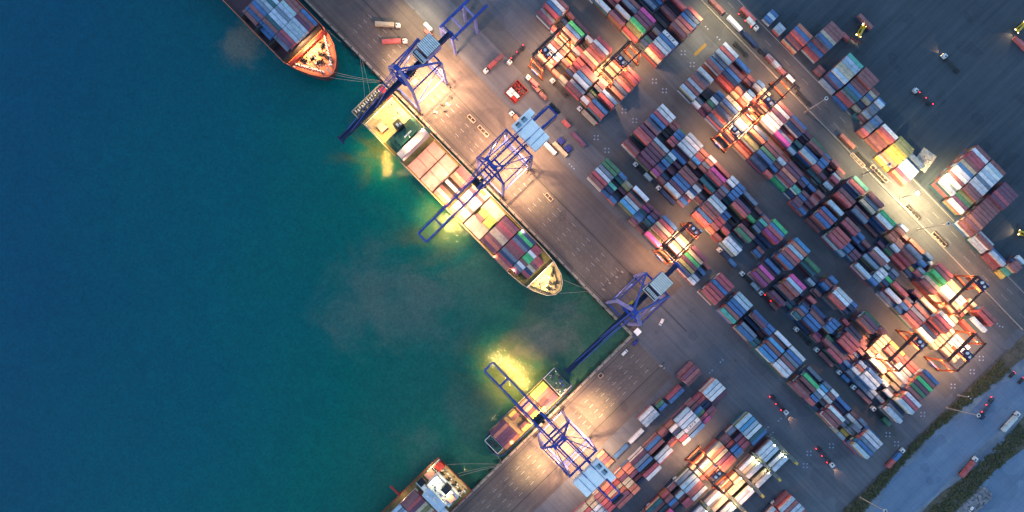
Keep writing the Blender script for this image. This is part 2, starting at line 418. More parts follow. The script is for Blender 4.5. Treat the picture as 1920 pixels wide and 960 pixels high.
scrub('scrub_grass', 889, lambda v: 921, -160, 460, 3000, 1.0, 12, 'dark green scrub on the far side of the public road')
rnd = random.Random(4); rb = MB()
for i in range(2600):
    u = rnd.uniform(924, 952); v = rnd.uniform(-120, 330); r = rnd.uniform(.5, 1.5)
    n = rnd.choice((5,6,7)); b_ = len(rb.v); a0 = rnd.uniform(0,6)
    for zz, k in ((.0, 1), (r*.7, .6)):
        for j in range(n):
            a = a0+6.283*j/n; rr = r*k*rnd.uniform(.8,1.15); rb.v.append((u*S+rr*math.cos(a), v*S+rr*math.sin(a), zz))
    rb.f += [tuple(range(b_+n, b_+2*n))] + [(b_+i2, b_+(i2+1)%n, b_+n+(i2+1)%n, b_+n+i2) for i2 in range(n)]
o = rb.build('rubble', M_ROCK); place(o, 0, 0); tag(o, 'bank of grey broken rocks beyond the roadside scrub', 'rubble', kind='stuff')

AS_W = soil('wet_sand', (.085,.12,.17), (.20,.24,.28), .05)
strip('gravel_shoulder', AS_W, lambda v: vw(v)+2, lambda v: vw(v)+12+5*math.sin(v*.05), -900, 1200, .022, 1.6, seed=8)
strip('gravel_shoulder', AS_W, lambda v: 872+4*math.sin(v*.03), lambda v: 890, -900, 1200, .022, 1.6, seed=9)
# fences
def fence(name, u0, v0, u1, v1, label, h=2.2, step=14, mat='steel'):
    root = empty(name, u0, v0); tag(root, label, 'fence')
    n = max(2, int(math.hypot(u1-u0, v1-v0)/step)); mb = MB()
    for hh in (h, h*.5, .3): mb.bar((0,0,hh), (u1-u0, v1-v0, hh), .07)
    mb.build('wire_rail', M[mat], root)
    for i in range(0, n+1):
        t = i/n; MB().cyl((u1-u0)*t, (v1-v0)*t, 0, h, .09, 6).build('post', M[mat], root)
fence('perimeter_fence', 773, -140, 773, 540, 'long dark perimeter fence between the container yard and the scrub verge')
bw = MB(); bw.box(-600, 768, 587.2, 588.4, 0, .85)
o = bw.build('road_barrier', M['concrete']); place(o, 0, 0); tag(o, 'low concrete barrier wall running along the yard side of the straight road', 'barrier')

# ------------------------------------------------------------------ containers
PITCH = 8.35
CONT = []      # dict(u,v,len,axis,z,col,label bits)
RC = random.Random(21)
UNDER = 'mmmrrcbbnnspwwlogeovtm'
def stack(u, v, ln, ax, col, n, where, base=0.0):
    """(u,v): low corner of the footprint; ax 'u' or 'v' is the long direction"""
    for k in range(n):
        cc = col if k == n-1 else RC.choice(UNDER)
        du, dv = (ln, CW) if ax == 'u' else (CW, ln)
        j = RC.uniform(-.18, .18)
        CONT.append(dict(u=u+du/2+j, v=v+dv/2+RC.uniform(-.12,.12), ln=ln, ax=ax, z=base+k*(CH+.02), col=cc, top=(k == n-1), where=where, n=n))
def bay(blk, u, size, rows, v0=None, axis='u', pitch=PITCH, base=0, order=-1):
    toks = rows.split(); ln = L40 if size == 40 else L20
    for j, t in enumerate(toks):
        if t == '0': continue
        col, n = t[0], int(t[1:])
        if axis == 'u':
            vv = v0+(len(toks)-1-j)*pitch + (pitch-CW)/2
            where = (blk, u, len(toks)-j, size)
            stack(u, vv, ln, 'u', col, n, where, base)
        else:      # rows along u, size along v ; (u = start v, v0 = start u)
            uu = v0+j*pitch + (pitch-CW)/2
            stack(uu, u, ln, 'v', col, n, (blk, u, j+1, size), base)
A_ = [(-6,40,'g4 g4 s4 l4 c4 m4'),(30,20,'b4 t3 k2 T3 n3 b2'),(48,20,'e2 v3 p2 k1 n2 b3'),(67.5,40,'w5 t3 m5 l5 a5 0'),
 (104,20,'p2 P2 t2 b3 b4 p3'),(123,20,'p3 p3 b3 t3 k1 m1'),(142.5,40,'b5 c5 e5 m5 v3 M5'),(181,40,'e3 w4 e3 w4 0 e3'),
 (220,40,'p5 e4 G4 p5 v5 n5'),(257,20,'m1 0 b3 n2 l3 w3'),(276,12,''),(290,40,'c5 c5 b5 c5 r5 r5'),(338,40,'l5 l5 b5 b5 m5 T5'),
 (383,40,'b4 p5 n2 k1 s5 b5'),(419,20,'b4 b4 m1 0 t3 t3'),(438,40,'w5 m4 a5 m5 b5 a5'),(476,40,'w5 b5 s5 m5 w5 w5'),
 (513,12,''),(529,40,'s3 s2 G5 m5 m4 m5'),(567,20,'s4 a4 w4 s4 b4 r4'),(586,20,'w4 m4 w4 s2 k1 n2'),(605,40,'b3 n2 c2 w5 m5 m5'),
 (643,20,'m3 w3 s2 s2 0 e1'),(661,20,'s4 w3 s4 s3 y1 l1'),(681,40,'b3 w6 w6 s6 b6 l6')]
for u, sz, r in A_:
    if r: bay('A', u, sz, r, 200.7)
C_ = [(-6,40,'w4 w4 c4 b4 s3 m4'),(30,20,'m2 m2 k1 k1 0 0'),(48,20,'g1 b3 b3 c3 r3 m1'),(67,40,'l4 w4 l4 l4 p2 b3'),
 (104,20,'r2 m2 c3 a4 o3 n2'),(123,20,'w3 o3 s3 m3 p1 n1'),(141,40,'m3 n2 M5 c5 t2 t4'),(178,20,'l4 w4 r3 s4 m4 p4'),(197,20,'b4 b4 b4 b4 t2 0'),
 (214,40,'s3 k1 b2 p5 r5 k1'),(252,20,'m1 0 0 G3 p1 0'),(271,20,'b1 m4 T4 n4 s4 n1'),(289,40,'G4 a4 r5 P5 n2 n1'),(339,40,'a6 o6 l6 r6 m6 b6'),
 (379,40,'m1 g5 t4 0 0 0'),(414,20,'0 0 n2 l2 0 0'),(434,20,'b5 m4 b4 n2 m3 0'),(457,40,'m2 w6 w6 r6 0 0'),(495,20,'b3 n3 n2 0 0 0'),(511,20,'0 0 0 0 c3 0'),
 (526,40,'g5 p6 m6 k2 n3 n3'),(563,20,'m5 0 k1 o1 m2 m3'),(583,20,'e3 e3 e3 e3 o3 e3'),(602,40,'y3 r4 r4 e2 w3 e3'),(639,40,'r3 r3 w3 w3 w4 e3'),
 (655,12,''),(674,40,'b6 m6 G6 p6 g6 m6')]
for u, sz, r in C_:
    if r: bay('C', u, sz, r, 342.3)
B_ = [(-6,40,'p4 r4 r5 k1 p2 m4'),(30,40,'l4 m4 p4 p4 p4 p3'),(67,20,'l4 t4 b4 b3 p4 P4'),(85,20,'p2 p1 p2 k1 n3 m3'),(104,40,'m5 m5 b4 b4 p4 l4'),
 (141,20,'m3 l4 b3 w4 r3 b4'),(160,20,'k1 n2 m2 0 0 0'),(178,40,'l5 w5 m5 m5 b4 r4'),(214,20,'b3 b3 r4 c4 m4 o3'),(233,20,'k1 n1 p2 r4 p1 m3'),
 (252,40,'m5 g5 t2 s3 w5 w5'),(306,20,'m2 b2 0 0 0 0'),(332,40,'n2 b4 p3 M4 m4 P4'),(381,40,'M6 l6 m6 m5 k1 p4'),(416,20,'n1 0 0 n2 t2 0'),
 (435,20,'r4 m2 n4 b5 m5 t5'),(456,40,'b1 p2 m4 b4 b4 n1'),(493,20,'b5 b5 b5 k1 P2 c3'),(511,20,'0 n1 0 g3 m4 0'),(529,40,'r5 r5 r5 n3 m4 c4'),
 (567,20,'m3 b2 m2 p2 b3 n2'),(585,20,'0 0 b4 m4 l4 s3'),(594,40,'e5 s3 0 0 0 0'),(604,40,'0 0 b5 w5 w5 s2'),(640,20,'e2 w3 n1 0 l2 s2'),(659,20,'e3 s2 w3 k1 s2 0'),
 (680,40,'w6 c6 l6 n3 s4 l5')]
for u, sz, r in B_: bay('B', u, sz, r, 290.7)
E_ = [(-6,40,'w5 r5 l5 s4 b4 m5'),(30,40,'b4 m2 m4 b4 n4 r2'),(67,20,'m2 m2 k1 n2 o3 e2'),(86,20,'b4 s4 k1 b4 l4 r2'),(104,20,'e3 e3 o1 r3 0 o3'),
 (123,20,'e1 0 w2 e2 0 e1'),(141,40,'m4 w4 p4 w4 w4 w4'),(177,40,'b4 m5 n5 r2 l3 M4'),(214,20,'p3 p1 k1 t3 t2 l3'),(232,40,'g3 m4 n2 b4 l5 k1'),
 (269,20,'b2 m3 b4 b4 r4 t2'),(287,20,'m3 p1 0 0 p3 t2'),(306,20,'r2 m3 l3 c4 m3 l4'),(334,40,'T5 r5 n3 n3 m5 r5'),(375,40,'m5 s4 e4 k1 m4 s5'),
 (414,40,'0 G5 w5 n2 m1 0'),(438,20,'g1 0 0 0 0 0'),(456,20,'w5 o5 o4 o4 n1 p2'),(474,20,'m2 k1 m3 o4 w4 g2'),(492,40,'o3 0 s5 m4 c3 r2'),
 (528,20,'s4 0 b4 n2 y2 n2'),(541,20,'w2 0 0 l3 r3 0'),(556,40,'r5 m5 G5 G4 e5 m5'),(592,40,'e3 e4 w4 w4 e1 e2'),(629,20,'0 w3 w3 e3 e2 0'),(648,20,'e3 o2 e2 m2 0 e2'),
 (669,40,'m5 r5 n1 l5 r2 0')]
for u, sz, r in E_: bay('E', u, sz, r, 500.3)
D_ = [(-6,40,'w5 s4 m5 l4 m4 l4'),(30,20,'0 0 k1 0 s2 w2'),(48,20,'b3 n3 w3 g3 m3 p1'),(67,40,'e5 b5 r2 n5 r3 n4'),(104,40,'e3 w3 w4 w3 e3 o3'),
 (141,40,'n4 o4 e2 v4 r1 o2'),(178,40,'m4 m4 g4 b4 n3 n4'),(214,20,'r3 l4 m3 b3 0 r4'),(233,40,'p4 p4 o4 p4 G1 0'),(270,20,'b3 p3 m2 T4 n2 0'),
 (289,20,'b3 n1 m3 b3 m3 p4'),(307,20,'m4 r3 m4 p3 m2 b3'),(326,12,''),(334,40,'l5 n1 b5 c5 b5 m1'),(378,40,'m5 c5 k1 r5 r5 c5'),(414,20,'b4 b3 0 b3 b3 l2'),
 (433,20,'m3 n2 0 p3 p3 0'),(454,40,'w5 m5 l3 0 m1 l4'),(490,20,'w2 g2 w4 w4 l4 b4'),(508,20,'s3 n3 G3 n3 0 0'),(526,40,'0 0 r4 k1 w4 s2'),
 (562,20,'m4 n1 s3 o4 b4 b3'),(581,40,'e4 n3 m4 s4 p4 m4'),(618,40,'l6 c6 m6 r3 n4 w4'),(655,20,'e3 e3 e3 e3 e3 e3'),(677,40,'w3 w3 w3 e3 e3 0')]
for u, sz, r in D_:
    if r: bay('D', u, sz, r, 437.0)
# north west extension of the blocks
for u, sz, r in [(-99,40,'0 b5 c5 t3 b5 r5'),(-118,20,'p3 n3 g2 n2 m2 w4'),(-156,40,'p4 m5 b5 l5 w3 m4'),(-175,20,'r4 c4 m3 n3 0 e3'),(-194,20,'o2 y1 r3 0 0 o2'),
                 (-231,40,'e3 m3 w3 w3 r3 e3')]: bay('NB', u, sz, r, 290.7)
for u, sz, r in [(-99,40,'r5 r5 m3 r4 n4 m3'),(-137,40,'0 e2 e1 e2 e2 e2'),(-175,40,'c5 l5 m5 m4 e4 m4'),(-194,20,'m1 l3 k1 k1 c2 s3'),(-231,40,'m2 t2 G5 b5 m5 e3'),(-250,20,'m2 0 n2 k1 0 r3'),(-288,40,'m4 w4 b4 c4 s3 p4')]:
    bay('NC', u, sz, r, 343.3)
for u, sz, r in [(-99,40,'w5 b5 l5 l5 c5 e4'),(-118,20,'s2 p1 p1 t3 n3 0'),(-157,40,'M5 p5 p5 G5 v4 r3'),(-194,40,'m4 s4 0 w4 p3 m4'),(-231,40,'l4 n4 r4 m3 0 w4'),(-268,40,'b4 w4 m4 l4 t3 e4')]:
    bay('ND', u, sz, r, 437.0)
for u, sz, r in [(-99,40,'r5 n5 b5 r5 o5 m5'),(-137,40,'r3 k1 p1 m2 0 k1'),(-175,40,'m4 w4 c4 b3 n3 s4'),(-212,40,'c4 l4 0 m4 w3 p4')]: bay('NE', u, sz, r, 500.3)
# southern blocks (long side pointing inland)
for v, sz, r in [(73,40,'l5 w5 w5 k1 p1 0'),(54.5,20,'c3 c3 n2 n2 p3 m2'),(36.5,20,'m3 m3 b4 g3 c3 P3'),(0,40,'l5 w5 l5 w5 s4 b4'),(-18.5,20,'o3 w4 n4 l4 c4 w4'),
                 (-37,20,'m3 p2 0 p3 r1 0'),(-74,40,'b5 m5 k1 l4 l4 r1'),(-111,40,'p5 s5 b5 k1 c4 w4'),(-129.5,20,'o4 o4 p4 k1 r1 n1'),(-148,20,'o4 p4 e4 e4 o4 o4'),
                 (-185,40,'o3 r3 e3 o3 p4 m4'),(-203,20,'m4 m4 r4 c4 c4 k1'),(-221,20,'e3 e3 w3 l3 l3 w3'),(-258,40,'e3 r3 w3 m3 b3 m3'),(-295,40,'m3 w3 b3 r3 s3 e3')]:
    bay('P', v, sz, r, 422.5, 'v')
for v, sz, r in [(73,40,'l5 a5 l5 w5 t5 b4'),(54,20,'s4 m2 p4 c4 c4 m2'),(35.5,20,'m4 m3 r3 b4 b4 s3'),(-2,40,'e5 o4 e4 p4 r4 o3'),(-39,40,'e3 w4 e3 r3 0 0'),
                 (-77,40,'s4 l5 l5 m4 m3 l3'),(-96,20,'m3 k1 l4 m3 c4 c3'),(-115,20,'r3 m4 b4 m3 k1 0'),(-152,40,'t4 m3 t3 M5 m4 b3'),(-189,40,'m3 w3 l3 r3 n3 m3')]:
    bay('Q', v, sz, r, 509, 'v', 8.6)
for v, r in [(67,'w4 w4 l4 0 w3 l4'),(24,'w3 e3 w4 0 e3 w4'),(-20,'e3 e4 e4 0 w4 w4'),(-64,'w4 s3 e4 0 w3 l3'),(-108,'w3 w4 l3 0 e3 w3')]: bay('R', v, 40, r, 574, 'v', 8.1)
bay('S', 24, 40, 'm2 l4 m4 l4 l4 r3', 669, 'v', 8.0); bay('S', -14, 40, 'l3 r3 0 m3 b3 w3', 669, 'v', 8.0)
bay('T', 64, 40, 'm3 p4 m4 m3', 370, 'v', 7.9); bay('T', 19, 40, 'c2 b2', 388, 'v', 7.9); bay('T', -5, 20, 'g2 b2', 385, 'v', 7.9)
bay('T', -45, 40, 'w3 l3 l2', 379, 'v', 7.9); bay('T', -87, 40, 'w1', 399, 'v', 7.9); bay('T', -127, 40, 'b1', 399, 'v', 7.9)
bay('T', -149, 20, 'o1 m1 p1 o1', 376, 'v', 7.9)
# open yard beyond the road
FP = 7.5
for u, v0, sz, r in [(64,641,40,'o5 b5 r5 m4'),(102,656,40,'m5 m5 m5 e5 b5 m4 b3 r2'),(37,643,20,'l2 l2'),(10,643,20,'b2 l2 b2'),(145,645,20,'m1 m1'),(133,728,20,'r1'),
        (167,639,40,'T5 l5 l5 e5 e5 l5 b4 l1'),(206,634,40,'m5 m5 m5 m4 m4 b4 t4 r2 b1'),(244,649,20,'m3 e3 b3 e3 n2 e1'),(263,640,20,'b4 l5 s4 s4 l3 m2'),(256,637,20,'t1'),
        (283,621,20,'s4 b4 s3 s3 r3'),(304,624,40,'w5 r5 m3 m2'),(342,611,40,'y4 v5 v5 y4 y4 o3 y1'),(381,612,40,'s2 b1 l2 w2 w2 p2 o2'),
        (450,651,40,'m5 w5 c5 c5 m5 e5 b5 w5 w5 m5 w5 s4 w5'),(488,644,40,'m5 l5 w5 l5 w5 s5 w5 w5 m5 m5 v4 g4 p4 w4'),
        (533,632,40,'p5 p5 p5 c5 p5 m4 m4 m4 m4 m4 m4 o4 m4 m3'),(572,628,40,'w3 m4 w2'),(613,627,40,'b2 l3 m1'),(653,625,20,'w3 b2 m4 m4 T2 y1'),(130,770,40,'m2')]:
    bay('F', u, sz, r, v0, 'u', FP)
def loose(x, y, sz, col, axis='u', n=1, base=0.0, where='loose'):
    u, v = UV(x, y); ln = L40 if sz == 40 else L20
    if axis == 'u': stack(u-ln/2, v-CW/2, ln, 'u', col, n, (where, u, v, sz), base)
    else: stack(u-CW/2, v-ln/2, ln, 'v', col, n, (where, u, v, sz), base)
for a in [(1050,281,40,'e','u'),(1029,277,40,'w','u'),(1084,262,40,'p','u'),(1061,233,20,'r','u'),(1005,167,20,'m','u'),(1018,181,20,'m','u'),
          (804,64,20,'m','u'),(803,52,20,'w','u'),(1912,84,40,'r','u'),(1401,29,40,'r','u')]: loose(*a)

def K(u, v, z):                # apparent plan position of something z metres up -> its true yard position
    k = 1-z/H
    return 64.5+(u-64.5)*k, -70+(v+70)*k
def KL(pts, z, o): return [(K(a, b_, z)[0]-o[0], K(a, b_, z)[1]-o[1]) for a, b_ in pts]
def Kbox(mb, u0, u1, v0, v1, z0, z1, o):
    a, b_ = K(u0, v0, z1); c, d = K(u1, v1, z1); mb.box(a-o[0], c-o[0], b_-o[1], d-o[1], z0, z1); return mb
def inset(pts, d):
    cx = sum(p[0] for p in pts)/len(pts); cy = sum(p[1] for p in pts)/len(pts)
    out = []
    for x, y in pts:
        l = math.hypot(x-cx, y-cy); out.append((x+(cx-x)*d/l, y+(cy-y)*d/l))
    return out
def ship(name, label, outline, zd, hull, deck, wallmat, bul=1.3):
    cx = sum(p[0] for p in outline)/len(outline); cy = sum(p[1] for p in outline)/len(outline)
    o = K(cx, cy, zd)
    root = empty(name, o[0], o[1], 0, -4.2); tag(root, label, 'ship')
    dz = 4.2
    pts = KL(outline, zd, o)
    MB().prism(pts, -3.5+0, zd+dz, .90).build('hull', M[hull], root)
    MB().sheet(inset(pts, 1.0), zd+dz+.03).build('deck', M[deck], root)
    MB().wall(inset(pts, .4), zd+dz-.1, zd+dz+bul, .45).build('bulwark', M[wallmat], root)
    return root, o, dz
def sp(root, name, mat, parts, o, dz, parent=None):      # parts: (u0,u1,v0,v1,z0,z1) apparent
    mb = MB()
    for (a, b_, c, d, z0, z1) in parts: Kbox(mb, a, b_, c, d, z0+dz, z1+dz, o)
    return mb.build(name, M[mat], parent or root)
def bitts(root, o, dz, pts, z, mat='white', name='bollard', r=.45, h=.9):
    for (a, b_) in pts:
        p = K(a, b_, z); mb = MB()
        mb.cyl(p[0]-o[0]-1.3, p[1]-o[1], z+dz, z+dz+h, r, 8).cyl(p[0]-o[0]+1.3, p[1]-o[1], z+dz, z+dz+h, r, 8)
        mb.box(p[0]-o[0]-2.4, p[0]-o[0]+2.4, p[1]-o[1]-1, p[1]-o[1]+1, z+dz+.0, z+dz+.18)
        mb.build(name, M[mat], root)
def winch(root, o, dz, a, b_, z, ang=0):
    p = K(a, b_, z); x, y = p[0]-o[0], p[1]-o[1]; mb = MB()
    ca, sa = math.cos(ang), math.sin(ang)
    mb.bar((x-4*ca, y-4*sa, z+dz+1), (x+4*ca, y+4*sa, z+dz+1), 1.1)
    for t in (-3.6, 0, 3.6): mb.bar((x+t*ca-.5*sa, y+t*sa+.5*ca, z+dz+1), (x+(t+.5)*ca, y+(t+.5)*sa, z+dz+1), 2.0)
    mb.bar((x-5*ca+3*sa, y-5*sa-3*ca, z+dz+.3), (x+5*ca+3*sa, y+5*sa-3*ca, z+dz+.3), .5)
    mb.build('mooring_winch', M['steel'], root)
def shipbay(where, u, size, rows, v0, zb, axis='u', pitch=7.25):
    toks = rows.split(); ln = L40 if size == 40 else L20
    for j, t in enumerate(toks):
        if t == '0': continue
        col, n = t[0], int(t[1:]); ztop = zb+n*CH
        if axis == 'u': a, b_ = K(u, v0+(len(toks)-1-j)*pitch, ztop)
        else: a, b_ = K(v0+j*pitch, u, ztop)
        stack(a, b_, ln, axis, col, n, (where, u, (len(toks)-j) if axis == 'u' else j+1, size), zb)

# --- middle ship
o2 = [(-403,-26),(-403,46),(-398,51),(30,51),(65,48.5),(88,42),(102,33),(110,21),(109,8),(99,-5),(75,-17),(50,-24),(20,-27)]
r2, oo2, dz2 = ship('container_ship', 'long container ship with salmon hatch covers and green bridge block moored under two blue cranes', o2, 7, 'hullcream', 'olive', 'hullcream')
sp(r2, 'aft_deck', 'sand', [(-372,-322,-22,47,7,7.4)], oo2, dz2)
sp(r2, 'deck_railing', 'white', [(-374,-373,-23,48,7,8.2),(-373,-325,-24,-23.2,7,8.2)], oo2, dz2)
sp(r2, 'stern_platform', 'red', [(-402,-372,38,50,7,7.6)], oo2, dz2)
sp(r2, 'lifeboat', 'hatch', [(-357,-339,-12,2,7.4,10.5)], oo2, dz2)
sp(r2, 'superstructure', 'green', [(-322,-292,-12,44,7,19)], oo2, dz2)
sp(r2, 'upper_deck', 'green', [(-316,-296,-4,38,19.1,22)], oo2, dz2)
sp(r2, 'bridge', 'bridgegrey', [(-292,-278,-20,50,14,23)], oo2, dz2)
sp(r2, 'bridge_window', 'glass', [(-278.3,-277.5,-18,48,20.5,22)], oo2, dz2)
sp(r2, 'bridge_wing', 'green', [(-290,-276,50,57,16,17)], oo2, dz2); sp(r2, 'bridge_wing', 'green', [(-290,-276,-27,-20,16,17)], oo2, dz2)
sp(r2, 'side_deck', 'green', [(-322,-292,-20,-12.2,7,11)], oo2, dz2); sp(r2, 'side_deck', 'green', [(-322,-292,44.2,50,7,11)], oo2, dz2)
fn = sp(r2, 'funnel', 'steel', [(-338,-323,13,28,7,25)], oo2, dz2)
sp(r2, 'funnel_pipe', 'palewall', [(-333,-328,17,21,25,27.5),(-330,-326,23,26,25,27)], oo2, dz2, fn)
sp(r2, 'mast', 'white', [(-305,-303,12,30,23,24),(-305,-303,20,22,22,31)], oo2, dz2)
for k in range(12): bitts(r2, oo2, dz2, [(-398+2*(k % 2), -20+k*5.2)], 7)
for k in range(5): winch(r2, oo2, dz2, -386, -14+k*12, 7, .3*k)
hat = [(-260,-228,-22,2),(-260,-228,3,25),(-260,-228,26,47),(-226,-194,-22,2),(-226,-194,3,25),(-226,-194,26,47)]
for a in hat: sp(r2, 'hatch_cover', 'hatch', [(*a,7,9.6)], oo2, dz2)
for a in [(-147,-112,-22,47),(-108,-66,-22,4),(-108,-66,22,47)]: sp(r2, 'hatch_cover', 'hatch2', [(*a,7,9.2)], oo2, dz2)
sp(r2, 'open_hold', 'holddark', [(-190,-152,-1,24,7,7.3)], oo2, dz2)
for u_ in (-227,-192,-149,-110,-64,-26,11): sp(r2, 'lashing_bridge', 'steel', [(u_-.8,u_+.8,-23,48,7,11)], oo2, dz2)
sp(r2, 'walkway', 'rackyellow', [(-262,12,-25.5,-24,7,8.2),(-262,12,48.2,49.4,7,8.2)], oo2, dz2)
sp(r2, 'breakwater', 'white', [(61,62.5,-21,48,7,10.5)], oo2, dz2)
fd = KL([(63,-19),(63,48),(86,41.5),(100,32),(107.5,21),(106.5,9),(97,-3),(74,-15)], 7.5, oo2)
MB().prism(fd, 7.2+dz2, 7.6+dz2).build('forecastle_deck', M['sand'], r2)
for k in range(9): bitts(r2, oo2, dz2, [(70+k*3.6, 40-k*2.0+(k > 6)*-6)], 7.6, 'steel'); bitts(r2, oo2, dz2, [(68+k*4.0, -13+k*1.9)], 7.6, 'steel')
for a in ((76,4,1.2),(76,30,1.9),(86,17,0),(92,24,1.0),(90,8,.4)): winch(r2, oo2, dz2, a[0], a[1], 7.6, a[2])
sp(r2, 'foremast', 'white', [(81,83,16,18,7.6,18)], oo2, dz2)
shipbay('ship', -188, 40, 'm2 m2 e1 o2 0 w1 0 m1 e2 r2', -22, 7.3)
shipbay('ship', -146, 40, 'w1 e1 m1 w1 w1 e1 m1 w1 e1 o1', -22, 9.3)
shipbay('ship', -103, 20, 'L2 L2 m2', 4, 7.3); shipbay('ship', -84, 20, 'y2 L2 L2', 4, 7.3)
shipbay('ship', -62, 40, 'p3 m3 c3 m3 e3 e3 m3 o3 p3', -21, 7.3)
shipbay('ship', -23, 40, 'n3 G3 n3 s3 c3 m3 m3 s3 n3 c3 o3', -26, 7.3, pitch=6.85)
shipbay('ship', 15, 20, 'c3 c3 w3 G3 G3 m3 w3 s3 p3', -18, 7.3); shipbay('ship', 33, 20, '0 r3 r3 m3 e3 n3 c3 0', -16, 7.3)

# --- orange-bowed ship, top left
o1 = [(-1100,-53),(-1100,46),(-560,47),(-536,44),(-515,37),(-497,25),(-484,10),(-479,-2),(-481,-12),(-488,-20),(-508,-33),(-532,-44),(-560,-53)]
r1, oo1, dz1 = ship('container_ship', 'large container ship with bright orange bow deck moored ahead of the others', o1, 12, 'maroonhull', 'maroonhull', 'orange')
fd = KL([(-549,-47),(-549,44),(-536,42),(-516,35),(-499,24),(-487,9),(-482,-2),(-484,-11),(-490,-18),(-509,-31),(-533,-42)], 12.3, oo1)
MB().prism(fd, 12.1+dz1, 12.4+dz1).build('forecastle_deck', M['orange'], r1)
sp(r1, 'breakwater', 'dkred', [(-556,-551,-48,44,12,16)], oo1, dz1)
sp(r1, 'deck_platform', 'orange', [(-568,-557,-46,42,12,12.6)], oo1, dz1)
for k in range(11): bitts(r1, oo1, dz1, [(-540+k*4.6, 36-k*2.8)], 12.4); bitts(r1, oo1, dz1, [(-540+k*4.6, -38+k*2.6)], 12.4)
for a in ((-535,-22,.3),(-527,-8,1.3),(-520,8,.5),(-530,20,1.9),(-512,-4,1.0),(-508,12,.2)): winch(r1, oo1, dz1, *a[:2], 12.4, a[2])
sp(r1, 'anchor_chain', 'steel', [(-528,-498,-14,-12,12.4,12.9),(-528,-500,13,15,12.4,12.9)], oo1, dz1)
sp(r1, 'foremast', 'white', [(-500,-498,-2,0,12.4,22)], oo1, dz1)
for u_ in (-569,-607,-645,-683): sp(r1, 'lashing_bridge', 'steel', [(u_-.7,u_+.7,-50,44,12,20)], oo1, dz1)
sp(r1, 'walkway', 'steel', [(-1000,-570,-51,-49,12,13.1)], oo1, dz1)
shipbay('orange bowed ship', -606, 40, 'b4 m4 p4 l4 l4 l4 l4 c4 p4 s3 0', -42, 12.2, pitch=7.9)
shipbay('orange bowed ship', -644, 40, 'm4 m4 l4 l4 s4 l4 l4 t4 m4 b3 b2', -42, 12.2, pitch=7.9)
shipbay('orange bowed ship', -682, 40, 'b4 l4 m4 l4 t4 l4 s4 b4 m4 b3 m3', -42, 12.2, pitch=7.9)

# --- feeder, bottom
o3 = [(206,-88),(253,-88),(256,-100),(256,-268),(252,-279),(238,-284),(226,-283),(214,-277),(205,-262),(204,-100)]
r3_, oo3, dz3 = ship('feeder_ship', 'small container feeder ship with blue side and green bridge deck, moored along the southern quay', o3, 3, 'bluehull', 'olive', 'bluehull')
sp(r3_, 'superstructure', 'green', [(207,253,-117,-91,3,10)], oo3, dz3)
sp(r3_, 'deck_railing', 'white', [(206.5,207.5,-118,-90,10,11),(206.5,253.5,-118.8,-118,10,11),(253,254,-118,-90,10,11)], oo3, dz3)
for a in ((214,-104,3),(226,-98,2.5),(240,-108,3),(246,-98,2),(220,-110,2)): sp(r3_, 'deck_ventilator', 'steel', [(a[0],a[0]+a[2],a[1],a[1]+a[2],10,11.5)], oo3, dz3)
sp(r3_, 'life_raft', 'blue', [(232,235,-100,-96,10,11.4),(240,243,-104,-100,10,11.4)], oo3, dz3)
sp(r3_, 'cargo_hold', 'sand', [(209,252,-238,-196,3,3.5)], oo3, dz3)
sp(r3_, 'bow_deck', 'green', [(214,248,-280,-266,3,6.5)], oo3, dz3)
sp(r3_, 'deck_railing', 'white', [(213,214,-280,-265,6.5,7.5),(214,248,-265.5,-264.8,6.5,7.5),(248,249,-280,-265,6.5,7.5),(214,248,-281,-280.2,6.5,7.5)], oo3, dz3)
sp(r3_, 'anchor_winch', 'steel', [(222,232,-275,-271,6.5,8),(236,241,-274,-270,6.5,8)], oo3, dz3)
sp(r3_, 'walkway', 'rackyellow', [(252.6,254.6,-262,-120,3,4.2),(206,207.6,-262,-120,3,4.2)], oo3, dz3)
for v_ in (-122,-160,-197): sp(r3_, 'lashing_bridge', 'steel', [(208,252,v_-.6,v_+.6,3,8)], oo3, dz3)
shipbay('feeder', -158, 40, 'L2 L2 m2 m2 p2 p2', 209, 3.2, 'v', 7.2)
shipbay('feeder', -194, 40, 'm1 m1 e1 m1 y1 e1', 209, 3.2, 'v', 7.2)
shipbay('feeder', -214, 20, 'y1 m1 0 0 m1 y1', 209, 3.4, 'v', 7.2)
shipbay('feeder', -262, 40, 'p2 o2 p2 p2 p2 o2', 209, 3.2, 'v', 7.2)

# --- red ship, bottom left
o4 = [(173,-362),(262,-361),(262,-900),(174,-900)]
r4, oo4, dz4 = ship('container_ship', 'dark red container ship seen stern first with a brightly lit white bridge roof', o4, 8, 'dkred', 'olive', 'dkred')
sp(r4, 'mooring_deck', 'sand', [(180,256,-386,-366,8,8.4)], oo4, dz4)
sp(r4, 'deck_railing', 'white', [(178,180,-400,-366,8.4,9.4),(180,258,-387,-386,8.4,9.6)], oo4, dz4)
sp(r4, 'deckhouse', 'red', [(182,196,-383,-368,8.4,11)], oo4, dz4)
sp(r4, 'superstructure', 'palewall', [(197,256,-418,-392,8,22)], oo4, dz4)
sp(r4, 'bridge', 'palewall', [(205,250,-438,-418.2,8,25)], oo4, dz4)
sp(r4, 'bridge_wing', 'palewall', [(180,205,-430,-420,20,21)], oo4, dz4); sp(r4, 'bridge_wing', 'palewall', [(250,266,-434,-424,20,21)], oo4, dz4)
f4 = sp(r4, 'funnel', 'steel', [(222,236,-405,-391,22,29)], oo4, dz4)
sp(r4, 'life_raft', 'glass', [(180,193,-428,-414,21.2,22.5)], oo4, dz4)
sp(r4, 'deck_hatch', 'hatch', [(180,194,-408,-390,8,10),(242,254,-410,-396,22.1,23.4)], oo4, dz4)
